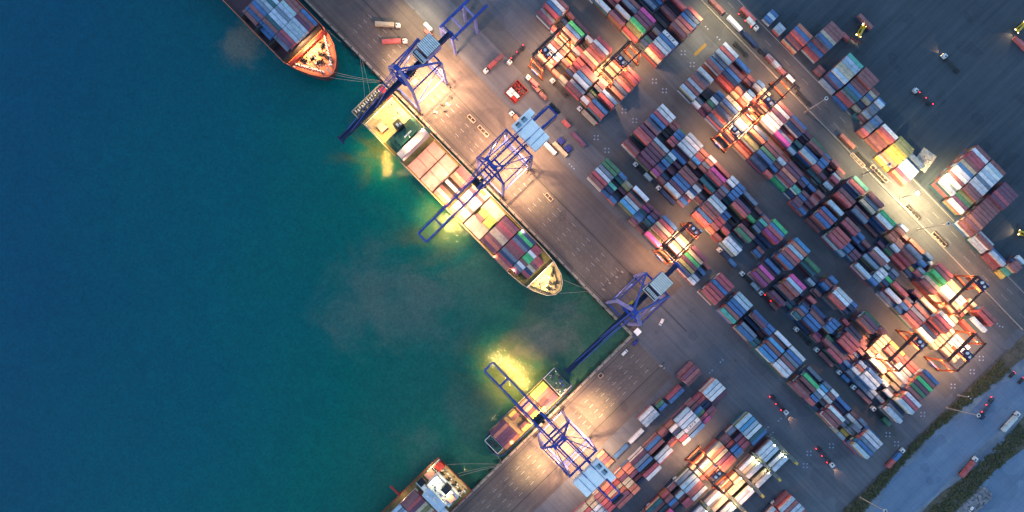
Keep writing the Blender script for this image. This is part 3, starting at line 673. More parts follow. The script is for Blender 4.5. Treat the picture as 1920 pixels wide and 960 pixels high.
sp(r4, 'radar_mast', 'white', [(226,228,-430,-428,25,34),(220,234,-430,-429,31,31.6)], oo4, dz4)
sp(r4, 'satellite_dome', 'white', [(212,216,-434,-430,25,28)], oo4, dz4)
for k in range(10): bitts(r4, oo4, dz4, [(186+k*7.4, -371-(k % 3)*4)], 8.4, 'white' if k % 2 else 'steel')
for k in range(4): winch(r4, oo4, dz4, 200+k*15, -379, 8.4, .2+.5*k)
shipbay('red hulled ship', -474, 40, 'm3 m3 r3 p3 e3 v3 e3 m3 l3', 186, 8.2, 'v', 7.6)
shipbay('red hulled ship', -512, 40, 'l3 s3 l3 m3 w3 b3 m3 o3 c3', 186, 8.2, 'v', 7.6)
sp(r4, 'provision_crane', 'red', [(150,176,-470,-467,14,15.5),(172,176,-470,-466,8,14)], oo4, dz4)

def fittings(root, o, dz, u0, u1, v0, v1, z, n, seed, inside=None):
    rr = random.Random(seed)
    for i in range(n):
        a, b_ = rr.uniform(u0, u1), rr.uniform(v0, v1)
        if inside and not inside(a, b_): continue
        p = K(a, b_, z); x, y = p[0]-o[0], p[1]-o[1]; m = MB()
        t = rr.random(); w_ = rr.uniform(.8, 1.8)
        if t < .4: m.cyl(x, y, z+dz, z+dz+rr.uniform(.5,1.3), rr.uniform(.25,.5), 7)
        elif t < .75: m.box(x-w_, x+w_, y-w_*.5, y+w_*.5, z+dz, z+dz+rr.uniform(.4,1.4))
        else: m.bar((x-w_*2, y-w_, z+dz+.2), (x+w_*2, y+w_, z+dz+.2), .22)
        m.build('deck_fitting', M[rr.choice(('white','steel','steel','hullcream'))], root)
bow1 = lambda a, b_: abs(b_+3) < 46*(1-max(0, (a+545)/66)**1.6)-4
fittings(r1, oo1, dz1, -546, -484, -44, 42, 12.4, 95, 3, bow1)
bow2 = lambda a, b_: abs(b_-14) < 32*(1-max(0, (a-64)/46)**1.8)-4
fittings(r2, oo2, dz2, 64, 104, -18, 46, 7.6, 60, 4, bow2)
fittings(r2, oo2, dz2, -400, -376, -22, 46, 7.05, 50, 5)
fittings(r4, oo4, dz4, 180, 258, -386, -366, 8.4, 70, 6)
fittings(r2, oo2, dz2, -370, -326, -20, 45, 7.4, 26, 8)
fittings(r3_, oo3, dz3, 209, 251, -116, -92, 10, 36, 9)
fittings(r4, oo4, dz4, 200, 254, -417, -393, 22, 26, 10)
# mooring lines
def rope(p, zp, q, zq, label):
    mb = MB(); n = 8; prev = None
    for i in range(n+1):
        t = i/n; sag = -2.0*4*t*(1-t)
        a = (p[0]+(q[0]-p[0])*t, p[1]+(q[1]-p[1])*t, zp+(zq-zp)*t+sag)
        if prev: mb.bar(prev, a, .16)
        prev = a
    o = mb.build('mooring_line', M['concrete']); place(o, 0, 0); tag(o, label, 'mooring line', 'ropes mooring the ships to the quay')
for (a, b_, za, c, d, zc) in [(625,135,12,712,152,1),(628,140,12,714,154,1),(618,145,12,712,156,1),(614,56,12,640,80,1),(675,105,1,684,184,7),(678,108,1,694,176,7),
                       (1055,524,8,1106,545,1),(1049,550,8,1107,546,1),(838,871,8,938,870,1),(858,888,8,936,872,1),(860,893,8,934,874,1),(926,846,4,940,866,1)]:
    p = UVh(a, b_, za) if za > 2 else UV(a, b_); q_ = UVh(c, d, zc) if zc > 2 else UV(c, d)
    rope(p, za, q_, zc, 'pale mooring rope stretched over the water between a ship and the quay')

# ------------------------------------------------------------------ quay cranes
def bogies(root, mb_mat, x, y, axis='y'):
    m = MB()
    m.box(x-1.4, x+1.4, y-9, y+9, .9, 1.9)
    m.build('bogie', M['steel'], root)
    w = MB()
    for k in (-7.5,-4.5,-1.5,1.5,4.5,7.5): w.wheel(x, y+k, .5, .45, .35, 'x', 8)
    w.build('wheel_set', M['steel'], root)
def frame(root, hy, tie, legmat):
    for x in (0, 71):
        for y in (-hy, hy):
            MB().bar((x, y, 1.8), (x+(3 if x == 0 else 0), y, 43), 1.5, 1.3).build('leg', M[legmat], root)
            bogies(root, None, x, y)
        MB().bar((x, -hy, 3.2), (x, hy, 3.2), .8, 1.4).build('sill_beam', M['blue'], root)
    for y in (-hy, hy):
        MB().bar((1, y, 15), (71, y, 15), .55, 1.2).build('portal_beam', M['blue'], root)
        MB().bar((3, y, 42.5), (71, y, 42.5), .6, 1.3).build('portal_beam', M['blue'], root)
        MB().bar((1.5, y, 16), (70, y, 41), .42).build('diagonal_brace', M['blue'], root)
    for x in (3, 71): MB().bar((x, -hy, 43), (x, hy, 43), 1.0, 1.5).build('cross_beam', M['blue'], root)
    MB().bar((71, -hy, 15.8), (71, hy, 15.8), .6, 1.2).build('cross_beam', M['blue'], root)
def railing(mb, x0, y0, x1, y1, z):
    n = max(1, int(math.hypot(x1-x0, y1-y0)/4))
    mb.bar((x0,y0,z+1.1),(x1,y1,z+1.1),.08)
    for i in range(n+1): mb.bar((x0+(x1-x0)*i/n, y0+(y1-y0)*i/n, z), (x0+(x1-x0)*i/n, y0+(y1-y0)*i/n, z+1.1), .07)
def crane_single(u, v, rz, label, roof, seam):
    r = empty('quay_crane', u, v, rz); tag(r, label, 'crane')
    frame(r, 28, None, 'lilac')
    b = MB(); b.box(-142, 118, -4.0, 4.0, 38.5, 40.6).box(-142, 118, -3.6, -2.6, 40.6, 41.4).box(-142, 118, 2.6, 3.6, 40.6, 41.4)
    b.box(-145, -141, -8, 8, 39, 40.4).build('boom', M['navy'], r)
    wk = MB(); wk.box(-140, 60, 3.9, 5.2, 40.3, 40.45); railing(wk, -140, 5.2, 60, 5.2, 40.4); wk.build('boom_walkway', M['steel'], r)
    MB().box(114, 124, -5, 5, 38.2, 38.8).bar((121,-17,39),(121,17,39),.8).build('backreach_platform', M['blue'], r)
    h = MB().box(58, 88, -13.5, 13.5, 45, 52).build('machinery_house', M['lilac'], r)
    rf = MB().box(57.5, 88.5, -14, 14, 52, 52.25); 
    rf.build('roof', M['steel'], h)
    st = MB()
    for k in range(9): st.box(58.3+k*3.35, 60.6+k*3.35, -13.2, 13.2, 52.25, 52.75)
    st.build('roof_sheet', M[roof], h)
    a = MB().box(45.5, 56.5, -13.5, 13.5, 44, 49).build('electrical_house', M['steel'], r)
    st = MB().box(45, 57, -14, -13, 49, 49.7).box(45, 57, 13, 14, 49, 49.7).box(45, 46, -13, 13, 49, 49.7)
    for k in range(8): st.box(48.5, 54.5, -12+k*3, -10+k*3, 49, 49.5)
    st.build('roof_sheet', M[roof], a)
    apex = (5, 0, 62)
    for y in (-28, 28):
        MB().bar((3, y, 43), (5, y*.12, 62), 1.9, 1.6).build('mast_leg', M['lilac'], r)
        MB().bar((5, y*.1, 61.5), (71, y, 44), .95).build('backstay', M['blue'], r)
        MB().bar((8, y*.15, 56), (70, y*.92, 43.5), .7).build('backstay', M['blue'], r)
        MB().bar((5, y*.12, 60), (-62, y*.12, 41.3), .35).build('forestay', M['blue'], r)
        MB().bar((5, y*.12, 61), (-122, y*.12, 41.3), .35).build('forestay', M['blue'], r)
    MB().box(1, 9, -5, 5, 60.5, 62.5).box(-2, 3, -7, -4, 58, 61).build('mast_head', M['blue'], r)
    MB().bar((2,-12,41),(2,12,41),1.6).bar((14,-9,41),(14,9,41),1.2).build('boom_hinge', M['blue'], r)
    t = MB(); t.box(18, 30, -5, 5, 36.5, 38.3).box(30, 34, -2, 2, 33.5, 36.5).build('trolley', M['steel'], r)
    MB().box(18, 30, -4.2, 4.2, 20, 20.8).build('spreader', M['yellow'], r)
    cb = MB()
    for x in (19, 29):
        for y in (-3, 3): cb.bar((x, y, 20.8), (x, y, 36.5), .1)
    cb.build('hoist_cable', M['steel'], r)
    return r
def crane_twin(u, v, rz, label, tx=-30):
    r = empty('quay_crane', u, v, rz); tag(r, label, 'crane')
    frame(r, 31.5, None, 'lilac')
    for y in (-10, 10):
        g_ = MB(); g_.box(-160, 152, y-1.45, y+1.45, 40.5, 42.6); g_.build('boom_girder', M['blue'], r)
        wk = MB(); yy = y+(3 if y > 0 else -3)
        wk.box(-158, 150, min(yy, yy+(1 if y > 0 else -1)), max(yy, yy+(1 if y > 0 else -1)), 41.2, 41.35); railing(wk, -158, yy, 150, yy, 41.3)
        wk.build('girder_walkway', M['steel'], r)
    for x in (-160, -122, -70, -3, 22, 108, 152): MB().bar((x,-10,41.5),(x,10,41.5),1.1,1.2).build('girder_tie', M['blue'], r)
    h = MB().box(78, 110, -32, 25, 45, 51.5).box(98, 121, 14, 25, 45, 50.8).build('machinery_house', M['palewall'], r)
    MB().box(77.5, 110.5, -32.5, 25.5, 51.5, 51.8).box(110.5, 121.5, 13.5, 25.5, 50.8, 51.1).build('roof', M['roofblue'], h)
    for y in (-21, -10, 10): MB().bar((78, y, 51.9), (110, y, 51.9), .22, .2).build('roof_seam', M['blue'], h)
    MB().box(78, 110, -33.6, -32.5, 50.6, 50.8).box(76.2, 77.4, -32, 25, 50.6, 50.8).build('roof_gutter', M['white'], h)
    for x0 in (83, 96):
        MB().box(x0, x0+8.5, 14, 22, 51.8, 52.6).build('roof_vent', M['vent'], h)
        for dx in (1, 4.5):
            MB().cyl(x0+dx+1, 20.5, 52.6, 52.9, .55, 10).build('vent_fan', M['steel'], h)
    for y in (-10, 10):
        MB().bar((6, y, 62), (150, y, 43.5), .55).build('backstay', M['blue'], r)
        MB().bar((6, y, 62), (-62, y, 42.8), .38).build('forestay', M['blue'], r)
        MB().bar((6, y, 62), (-128, y, 42.8), .38).build('forestay', M['blue'], r)
    for y in (-31.5, 31.5):
        MB().bar((3, y, 43), (6, y/3.15, 62), 1.1, 1.0).build('mast_leg', M['blue'], r)
        MB().bar((6, y/3.15, 61.5), (71, y, 44), .5).build('brace', M['blue'], r)
        MB().bar((6, y/3.15, 56), (42, y, 43), .35).build('brace', M['blue'], r)
    MB().bar((6,-11,62),(6,11,62),1.5,1.6).box(2, 10, -12.5, -7.5, 61, 63).box(2, 10, 7.5, 12.5, 61, 63).build('mast_head', M['blue'], r)
    MB().bar((6,-10,52),(6,10,52),1.0).build('mast_tie', M['blue'], r)
    e = MB(); e.box(154, 160, -12, 12, 41, 42.0).box(155, 159, -8, -3, 42.0, 43.5).box(155, 159, 3, 7, 42.0, 43.2); railing(e, 160, -12, 160, 12, 42.4)
    e.build('backreach_platform', M['steel'], r)
    t = MB(); t.box(tx, tx+13, -10, 10, 39.6, 41).box(tx+1, tx+4, -8, 8, 41, 42).box(tx+9, tx+12, -8, 8, 41, 42).box(tx+14, tx+19, -3, 3, 36, 39.6).build('trolley', M['steel'], r)
    MB().box(tx+3, tx+10, -17, 17, 24, 24.9).build('spreader', M['yellow'], r)
    cb = MB()
    for x in (tx+4, tx+9):
        for y in (-7, 7): cb.bar((x, y, 24.9), (x, y, 39.6), .1)
    cb.build('hoist_cable', M['steel'], r)
    st = MB()
    for k in range(9):
        z = 4+k*4.2; st.bar((60+(k % 2)*8, -34, z), (60+((k+1) % 2)*8, -34, z+4.2), .6, .2)
    st.build('stairway', M['steel'], r)
    return r
PH = math.pi/2
c1 = crane_single(-343, 66, PH, 'dark blue single-boom quay crane with grey corrugated house at the stern of the long ship', 'roofgrey', None)
c3 = crane_single(214.5, 66, PH, 'blue single-boom quay crane with cream ribbed house standing at the inner quay corner', 'roofcream', None)
c2 = crane_twin(-124, 66, PH, 'bright blue twin-girder quay crane with flat pale blue house over the long ship', -34)
c4 = crane_twin(273, -167, 0, 'bright blue twin-girder quay crane with pale blue house serving the small feeder ship', -42)
# part of a further crane's portal behind the dark blue one
r = empty('portal_frame', *UV(862, 72)); tag(r, 'pale lilac and blue steel portal standing beyond the dark blue crane near the top edge', 'crane')
for (x, y) in ((-16,-26),(16,-26),(-16,30),(16,30)): MB().bar((x, y, 0), (x*.9, y, 26), 1.5).build('leg', M['lilac'], r)
for x in (-15, 15): MB().bar((x, -27, 26), (x, 60, 26), 1.4, 1.6).build('girder', M['blue'], r)
for y in (-26, 0, 30): MB().bar((-15, y, 26), (15, y, 26), 1.1).build('girder_tie', M['lilac'], r)

# ------------------------------------------------------------------ yard gantries
def make_rtg(ty, first):
    r = empty('yard_gantry_crane', 0, 0)
    for x in (-16.5, 16.5):
        for y in (-36, 36):
            MB().bar((x, y, 2), (x*.74, y*.97, 22.5), .75, .9).build('leg', M['rtg'], r)
    for y in (-36, 36):
        MB().box(-19, 19, y-1.4, y+1.4, 1.6, 2.8).build('sill_beam', M['rtg'], r)
        MB().bar((-12.4, y*.97, 15), (12.4, y*.97, 15), .8, 1).build('end_tie', M['rtg'], r)
        MB().bar((-12.4, y*.97, 22.4), (12.4, y*.97, 22.4), 1.0, 1.2).build('end_tie', M['rtg'], r)
        for x in (-17, -12.5, 12.5, 17): MB().wheel(x, y, .85, .85, .7, 'y', 12).build('wheel', M['rubber'], r)
    MB().box(-9, 7, -39.5, -37.6, 2.0, 4.8).build('generator_house', M['lilac'], r)
    for x in (-12.2, 12.2): MB().box(x-1.0, x+1.0, -36, 36, 22.4, 24.0).build('girder', M['rtgd'], r)
    wk = MB(); wk.box(-16.5, -14, -34, 34, 23, 23.15); railing(wk, -16.5, -34, -16.5, 34, 23.1); railing(wk, -14, -34, -14, 34, 23.1); wk.build('walkway', M['rtgd'], r)
    t = MB().box(-13.5, 13.5, ty-7, ty-5, 24.1, 24.9).box(-13.5, 13.5, ty+5, ty+7, 24.1, 24.9).box(-8, 3, ty-4, ty+4, 24.2, 26.4).box(4, 9, ty-5, ty+2, 24.2, 25.6).build('trolley', M['navy'], r)
    MB().cyl(-3, ty, 26.4, 27.2, .9, 10).cyl(6, ty-1, 25.6, 26.2, .8, 10).build('hoist_drum', M['white'], t)
    MB().box(9, 14, ty+7.2, ty+12, 19.5, 22).build('operator_cabin', M['palewall'], r)
    MB().box(-17.5, 17.5, ty-3, ty+3, 17.0, 17.6).build('spreader', M['rtg'], r)
    for yy in (-22, 22):
        MB().box(-12.8, -11.4, yy-1, yy+1, 22.0, 22.35).build('flood_lamp', M['lamp'], r)
    return r
RT = [(-213.5,307,-14,0,'orange yard gantry nearest the top edge, standing over the lane beside the blue crane'),
      (-110,382,-4,0,'orange yard gantry near the top with its trolley over empty lit floor'),
      (121,456.5,-21,0,'orange yard gantry of the close pair, the one nearer the water'),
      (125,534,-19,0,'orange yard gantry of the close pair, the one nearer the straight road'),
      (196,232,28,0,'orange yard gantry on the row of stacks closest to the quay'),
      (620,382,25,0,'orange yard gantry over glowing stacks at the lower end, nearest the white reefer stacks'),
      (693,457,-4,0,'orange yard gantry at the lower corner of the yard nearest the perimeter fence'),
      (622,531,28,0,'orange yard gantry at the lower end beside the straight road'),
      (536,-16,0,PH,'orange yard gantry over the southern block beside the rows of white racks')]
for (u, v, ty, rz, lab) in RT:
    g_ = make_rtg(ty, False); place(g_, u, v, rz); tag(g_, lab, 'gantry crane', 'rubber tyred gantries over the container blocks')
    for sx in (-1, 1):
        for yy in (-22, 8) if sx < 0 else (-8, 22):
            dx, dy = sx*12.2, yy
            if rz: dx, dy = -yy, sx*12.2
            lamp(u+dx, v+dy, 21.5, 15500 if abs(yy) > 10 else 11500, (1,.50,.22), (u+dx*.8, v+dy*.9), 132, .5)
    for sx, yy in ((-1,-38),(1,38),(1,-38),(-1,38)):
        dx, dy = sx*15, yy
        if rz: dx, dy = -yy, sx*15
        lamp(u+dx, v+dy, 19, 15000, (1,.48,.21), (u+dx*2.2, v+dy*1.3), 160, .5)

# ------------------------------------------------------------------ white racks in the southern block
for i, v in enumerate((107, 63.5, 20, -23.5, -67)):
    r = empty('reefer_rack', 573, v); tag(r, '%s steel access rack counted from the upper right, between rows of white reefer containers' % ORD[i], 'rack', 'steel racks between the white containers')
    for k, z in enumerate((2.6, 5.4, 8.2)):
        MB().box(0, 70, -2.6, 2.6, z, z+.15).build('platform', M['grating'], r)
    for x in range(0, 71, 10):
        m = MB()
        for y in (-2.5, 2.5): m.bar((x,y,0),(x,y,9.4),.22)
        m.build('post', M['steel'], r)
    m = MB(); railing(m, 0, 2.6, 70, 2.6, 8.35); railing(m, 0, -2.6, 70, -2.6, 8.35); m.build('handrail', M['rackyellow'], r)
    MB().box(64, 70, -2, 2, 8.35, 9.2).build('stair_head', M['rackyellow'], r)

# ------------------------------------------------------------------ masts
def mast(x, y, h, label, lit=False, arms=4, mat='concrete'):
    u, v = UV(x, y); r = empty('lighting_mast', u, v); tag(r, label, 'light mast')
    MB().cyl(0, 0, 0, h, .42, 10, .18).build('pole', M[mat], r)
    MB().cyl(0, 0, 0, .6, .9, 10).build('base', M['concrete'], r)
    hd = MB(); hd.cyl(0, 0, h-.3, h+.2, .55, 10).build('lamp_ring', M['steel'], r)
    for k in range(arms*2):
        a = 2*math.pi*k/(arms*2)
        MB().box(math.cos(a)*2.6-.7, math.cos(a)*2.6+.7, math.sin(a)*2.6-.7, math.sin(a)*2.6+.7, h-.5, h).build('floodlight', M['lampy' if lit else 'white'], r)
        MB().bar((0,0,h-.2),(math.cos(a)*2.4, math.sin(a)*2.4, h-.2),.12).build('arm', M['steel'], r)
    return u, v
mast(1509, 211, 33, 'tall lighting mast at the roadside behind the close pair of gantries')
mast(1619, 326, 33, 'tall lighting mast at the roadside, near the turquoise container')
mu, mv = mast(1689, 371, 20, 'blazing lamp mast lighting the middle of the straight road', True)
mast(1722, 430, 33, 'tall lighting mast at the roadside below the blazing lamp')
mast(1775, 765, 33, 'tall lighting mast on the perimeter fence nearest the tall stack with multicoloured ends')
mast(1797, 741, 12, 'short lighting pole at the perimeter fence', arms=1)
mast(1612, 932, 33, 'lighting mast at the bottom edge of the yard beside the fence')
mast(1238, 686, 9, 'low lamp post standing alone on the southern apron', arms=1)

# ------------------------------------------------------------------ vehicles
EXTRA = []
def load(wx, wy, ang, ln, col, where, z=1.35):
    EXTRA.append(dict(wx=wx, wy=wy, ang=ang, ln=ln, col=col, z=z, where=where))
def P2(x, y): return ((x-960)*S, -(y-480)*S)
NTR = [0]
def truck(cx, cy, tx, ty, loads, label, tail=False, head=False, cabmat='white'):
    a = P2(cx, cy); b_ = P2(tx, ty); ang = math.atan2(a[1]-b_[1], a[0]-b_[0])
    r = bpy.data.objects.new('terminal_truck', None); COL.objects.link(r); r.location = (a[0], a[1], 0); r.rotation_euler = (0,0,ang)
    tag(r, label, 'truck', 'yard trucks with trailers'); k = 1/S
    cab = MB().box(-1.0*k, 1.5*k, -1.25*k, 1.25*k, .9, 3.1).box(1.5*k, 1.9*k, -1.2*k, 1.2*k, .9, 1.9).build('cab', M[cabmat], r, .08)
    MB().box(1.5*k, 1.56*k, -1.1*k, 1.1*k, 2.0, 2.9).build('windscreen', M['glass'], cab)
    MB().box(-.7*k, .3*k, -.5*k, .5*k, 3.1, 3.25).build('roof_hatch', M['steel'], cab)
    ch = MB().bar((-1*k,-.45*k,1.05),(-14.2*k,-.45*k,1.15),.25,.3).bar((-1*k,.45*k,1.05),(-14.2*k,.45*k,1.15),.25,.3)
    for x in (-2.2,-5,-8,-11,-14.1): ch.bar((x*k,-1.2*k,1.2),(x*k,1.2*k,1.2),.25)
    ch.bar((-2.2*k,-1.2*k,1.2),(-14.1*k,-1.2*k,1.2),.12).bar((-2.2*k,1.2*k,1.2),(-14.1*k,1.2*k,1.2),.12)
    ch.build('trailer', M['steel'], r)
    for x in (.8, -1.8, -11.2, -12.6):
        for y in (-1.05, 1.05): MB().wheel(x*k, y*k, .5, .5, .35).build('wheel', M['rubber'], r)
    if tail:
        for x in (-2.6, -8, -14): MB().box(x*k-1, x*k+1, -1.5*k, -1.2*k, 1.1, 1.4).build('tail_lamp', M['tail'], r)
    if head:
        for y in (-.8, .8): MB().box(1.9*k, 1.97*k, y*k-.7, y*k+.7, 1.1, 1.5).build('headlamp', M['head'], r)
        d = bpy.data.lights.new('head_light', 'SPOT'); d.energy = 3500; d.color = (1,.45,.2); d.spot_size = math.radians(50); d.shadow_soft_size = .3
        lo = bpy.data.objects.new('head_light', d); COL.objects.link(lo)
        lo.location = (a[0]+2.3*math.cos(ang), a[1]+2.3*math.sin(ang), 1.6)
        lo.rotation_euler = Vector((math.cos(ang), math.sin(ang), -.22)).to_track_quat('-Z','Y').to_euler()
    for (col, sz, pos) in loads:
        ln = 12.19 if sz == 40 else 6.06
        cx_ = -2.0 - (pos if sz == 20 else 0)*6.15 - ln/2
        load(a[0]+cx_*math.cos(ang), a[1]+cx_*math.sin(ang), ang, sz, col, label)
truck(746,50,700,47,[('e',40,0)],'truck with a cream container, upper of two trucks by the grey crane house')
truck(759,79,712,81.5,[('r',40,0)],'truck with a red container, lower of two trucks by the grey crane house')
truck(912,134,944,104,[('r',20,0),('m',20,1)],'truck hauling a red and a maroon short container diagonally over the upper apron')
truck(956,118,980,92,[],'pale empty truck running just right of the truck with red and maroon boxes',True)
truck(991,148,1018,174,[('c',20,0)],'truck leaving from under the topmost orange gantry with one red box')
truck(1036,154,1068,187,[],'empty truck trailer waiting beside the northern stacks')
truck(1087,206,1120,239,[('e',40,0)],'truck with a pale container and red lamps at the foot of the northern stacks',True)
truck(960,215,985,240,[('o',20,0)],'truck with orange box half under the pale blue crane house')
truck(1191,310,1226,347,[('l',20,1)],'truck with a pale short box at its tail between the first two blocks')
truck(1234,354,1268,389,[('n',40,0)],'truck with a long navy container in the lane beside maroon stacks')
truck(1348,470,1382,505,[('n',20,0),('b',20,1)],'truck with navy and blue short boxes in the lane below the quayside gantry')
truck(1390,514,1425,550,[('l',20,1)],'truck with a slate short box at its tail beside magenta stacks')
truck(1425,550,1458,585,[('m',20,1)],'truck with red lamps and a maroon short box in the first lane',True)
truck(1491,618,1524,652,[],'empty truck trailer in the first lane beside blue stacks')
truck(1529,656,1562,690,[('m',40,0)],'truck carrying a long maroon container next to crimson stacks')
truck(1571,698,1604,732,[('b',20,0)],'truck with one blue short box near the white stacks')
truck(1598,726,1632,760,[('m',40,0)],'truck with a long brick-coloured container in the lower first lane')
truck(1635,766,1668,800,[('g',20,1)],'truck with a green short box at the bottom of the first lane')
truck(1688,844,1652,882,[('b',20,0),('r',20,1)],'truck with blue and red short boxes driving by the perimeter fence')
truck(1824,860,1792,898,[('r',40,0)],'truck with a long red container on the public road')
truck(1903,776,1870,812,[('w',40,0)],'truck with a long white container on the public road near the right edge')
truck(1838,780,1856,752,[],'dark truck with red tail lamps on the public road',True,False,'navy')
truck(1471,772,1446,742,[],'small empty truck with red lights crossing the dark yard road',True,True)
truck(1557,870,1527,832,[],'truck with glowing headlamps heading down the yard road towards the fence',True,True)
truck(1447,942,1424,966,[('n',40,0)],'truck with navy container at the bottom edge beside a small stack group')
truck(1264,897,1238,924,[('n',20,0)],'truck with one navy box between southern blocks')
truck(1215,947,1190,972,[],'white truck cab at the bottom edge between the southern blocks')
truck(1415,54,1392,30,[('w',20,0)],'truck with red brake lamps on the road at the top edge',True)
truck(1768,108,1800,142,[],'long empty truck with bright headlamps on the dark open yard',False,True)
truck(1714,172,1746,200,[],'empty truck with a row of red lamps on the dark open yard',True)
# line of parked trailers beside the road
TRL = []
def trailer(u, v, col, size, label, n=1):
    r = empty('parked_trailer', u, v); tag(r, label, 'trailer', 'trailers parked along the road barrier')
    ch = MB().bar((-18,-1.4,1.1),(18,-1.4,1.1),.3,.3).bar((-18,1.4,1.1),(18,1.4,1.1),.3,.3)
    for x in range(-18, 19, 4): ch.bar((x,-3.4,1.2),(x,3.4,1.2),.22)
    ch.bar((-18,-3.4,1.2),(18,-3.4,1.2),.15).bar((-18,3.4,1.2),(18,3.4,1.2),.15)
    ch.build('chassis', M['steel'], r)
    for x in (-15,-11,13):
        for y in (-3, 3): MB().wheel(x, y, .5, .5, .35).build('wheel', M['rubber'], r)
    if col:
        ux, vx = W(u + (0 if size == 40 else RC.choice((-8, 8))), v)
        load(ux, vx, RZ, size, col, label)
for i, (u, v, col, sz) in enumerate([(-66,598,'m',40),(-20,599,'w',40),(22,599,'n',40),(64,600,'m',20),(82,601,'l',40),(112,600,'m',20),(134,601,'w',20),(170,596,None,0),
        (284,596,'o',40),(330,596,None,0),(372,596,None,0),(466,596,None,0),(538,597,None,0),(22,576,None,0)]):
    what = 'empty dark' if not col else CNAME[col]
    trailer(u, v, col, sz, '%s trailer load, %s in the line parked along the road barrier from the top' % (what, ORD[i]))
# cars
def car(x, y, x2, y2, mat, label, lamps=False):
    a = P2(x, y); b_ = P2(x2, y2); ang = math.atan2(a[1]-b_[1], a[0]-b_[0]); k = 1/S
    r = bpy.data.objects.new('parked_car', None); COL.objects.link(r); r.location = (a[0], a[1], 0); r.rotation_euler = (0,0,ang); tag(r, label, 'car')
    MB().box(-2.3*k, 2.3*k, -.92*k, .92*k, .35, .95).build('body', M[mat], r, .12)
    cb = MB().prism([(-1.5*k,-.8*k),(1.0*k,-.8*k),(1.0*k,.8*k),(-1.5*k,.8*k)], .9, 1.5).build('roof', M[mat], r, .15)
    MB().box(1.0*k, 1.45*k, -.75*k, .75*k, .96, 1.15).build('windscreen', M['glass'], r)
    for x_ in (-1.4, 1.4):
        for y_ in (-.85, .85): MB().wheel(x_*k, y_*k, .33, .33, .22).build('wheel', M['rubber'], r)
    if lamps:
        for y_ in (-.7, .7): MB().box(-2.4*k, -2.3*k, y_*k-.6, y_*k+.6, .6, .9).build('tail_lamp', M['tail'], r)
car(1171, 661, 1165, 667, 'white', 'white car parked on the southern apron near the inner quay corner')
car(1191, 642, 1186, 648, 'tarp', 'small blue and red vehicle just below the quay corner hut')
car(1896, 703, 1902, 697, 'steel', 'dark car with red tail lamps on the public road near the right edge', True)
car(1913, 714, 1919, 708, 'steel', 'dark car at the right edge of the public road', True)
car(1820, 953, 1825, 947, 'white', 'small white vehicle beside the rubble bank at the bottom')
car(1240, 604, 1245, 594, 'white', 'car with glowing headlamps alone on the wide apron below the cream ribbed crane house')
hx, hy = P2(1239, 606)
d = bpy.data.lights.new('head_light', 'SPOT'); d.energy = 9000; d.color = (1,.55,.2); d.spot_size = math.radians(60); d.shadow_soft_size = .3
lo = bpy.data.objects.new('head_light', d); COL.objects.link(lo); lo.location = (hx, hy, 1.2); lo.rotation_euler = Vector((-.4,-.9,-.35)).to_track_quat('-Z','Y').to_euler()
# reach stackers
def stacker(x, y, rz, label, held=None, mat='yellow'):
    a = P2(x, y); r = bpy.data.objects.new('reach_stacker', None); COL.objects.link(r); r.location = (a[0], a[1], 0); r.rotation_euler = (0,0,rz); tag(r, label, 'reach stacker'); k = 1/S
    MB().box(-4*k, 2.5*k, -1.5*k, 1.5*k, .9, 2.2).box(-5*k, -3.4*k, -1.6*k, 1.6*k, 1.0, 2.9).build('body', M[mat], r, .15)
    cb = MB().box(-1.4*k, .6*k, -.8*k, .8*k, 2.2, 3.9).build('cab', M['glass'], r, .1)
    MB().bar((-3.6*k, .0, 3.4), (5.5*k, 0, 6.4), .8, .9).build('telescopic_boom', M[mat], r)
    MB().box(5*k, 6.6*k, -4.5*k, 4.5*k, 4.9, 5.5).build('spreader', M['steel'], r)
    for x_ in (-3.2, 1.6):
        for y_ in (-1.75, 1.75): MB().wheel(x_*k, y_*k, .85, .85, .6, 'y', 12).build('wheel', M['rubber'], r)
    for y_ in (-1.3, 1.3):
        MB().box(2.4*k, 2.7*k, y_*k-1, y_*k+1, 2.2, 2.7).build('work_lamp', M['lampy'], r)
        MB().box(-5.1*k, -4.6*k, y_*k-1, y_*k+1, 2.9, 3.3).build('work_lamp', M['lampy'], r)
    ca, sa = math.cos(rz), math.sin(rz)
    if held: load(a[0]+5.8*ca, a[1]+5.8*sa, rz+PH, 20, held, label, 2.25)
    d = bpy.data.lights.new('work_light', 'SPOT'); d.energy = 3000; d.color = (1,.6,.3); d.spot_size = math.radians(80); d.shadow_soft_size = .3
    lo = bpy.data.objects.new('work_light', d); COL.objects.link(lo); lo.location = (a[0]+3*ca, a[1]+3*sa, 3.4)
    lo.rotation_euler = Vector((ca, sa, -.5)).to_track_quat('-Z','Y').to_euler()
stacker(1610, 63, -2.1, 'yellow reach stacker holding a maroon box beside the upper yard stacks', 'm')
stacker(1907, 56, -2.4, 'yellow reach stacker driving near the top right corner')
stacker(1913, 438, 2.9, 'turquoise and yellow reach stacker at the right edge', None, 'yellow')

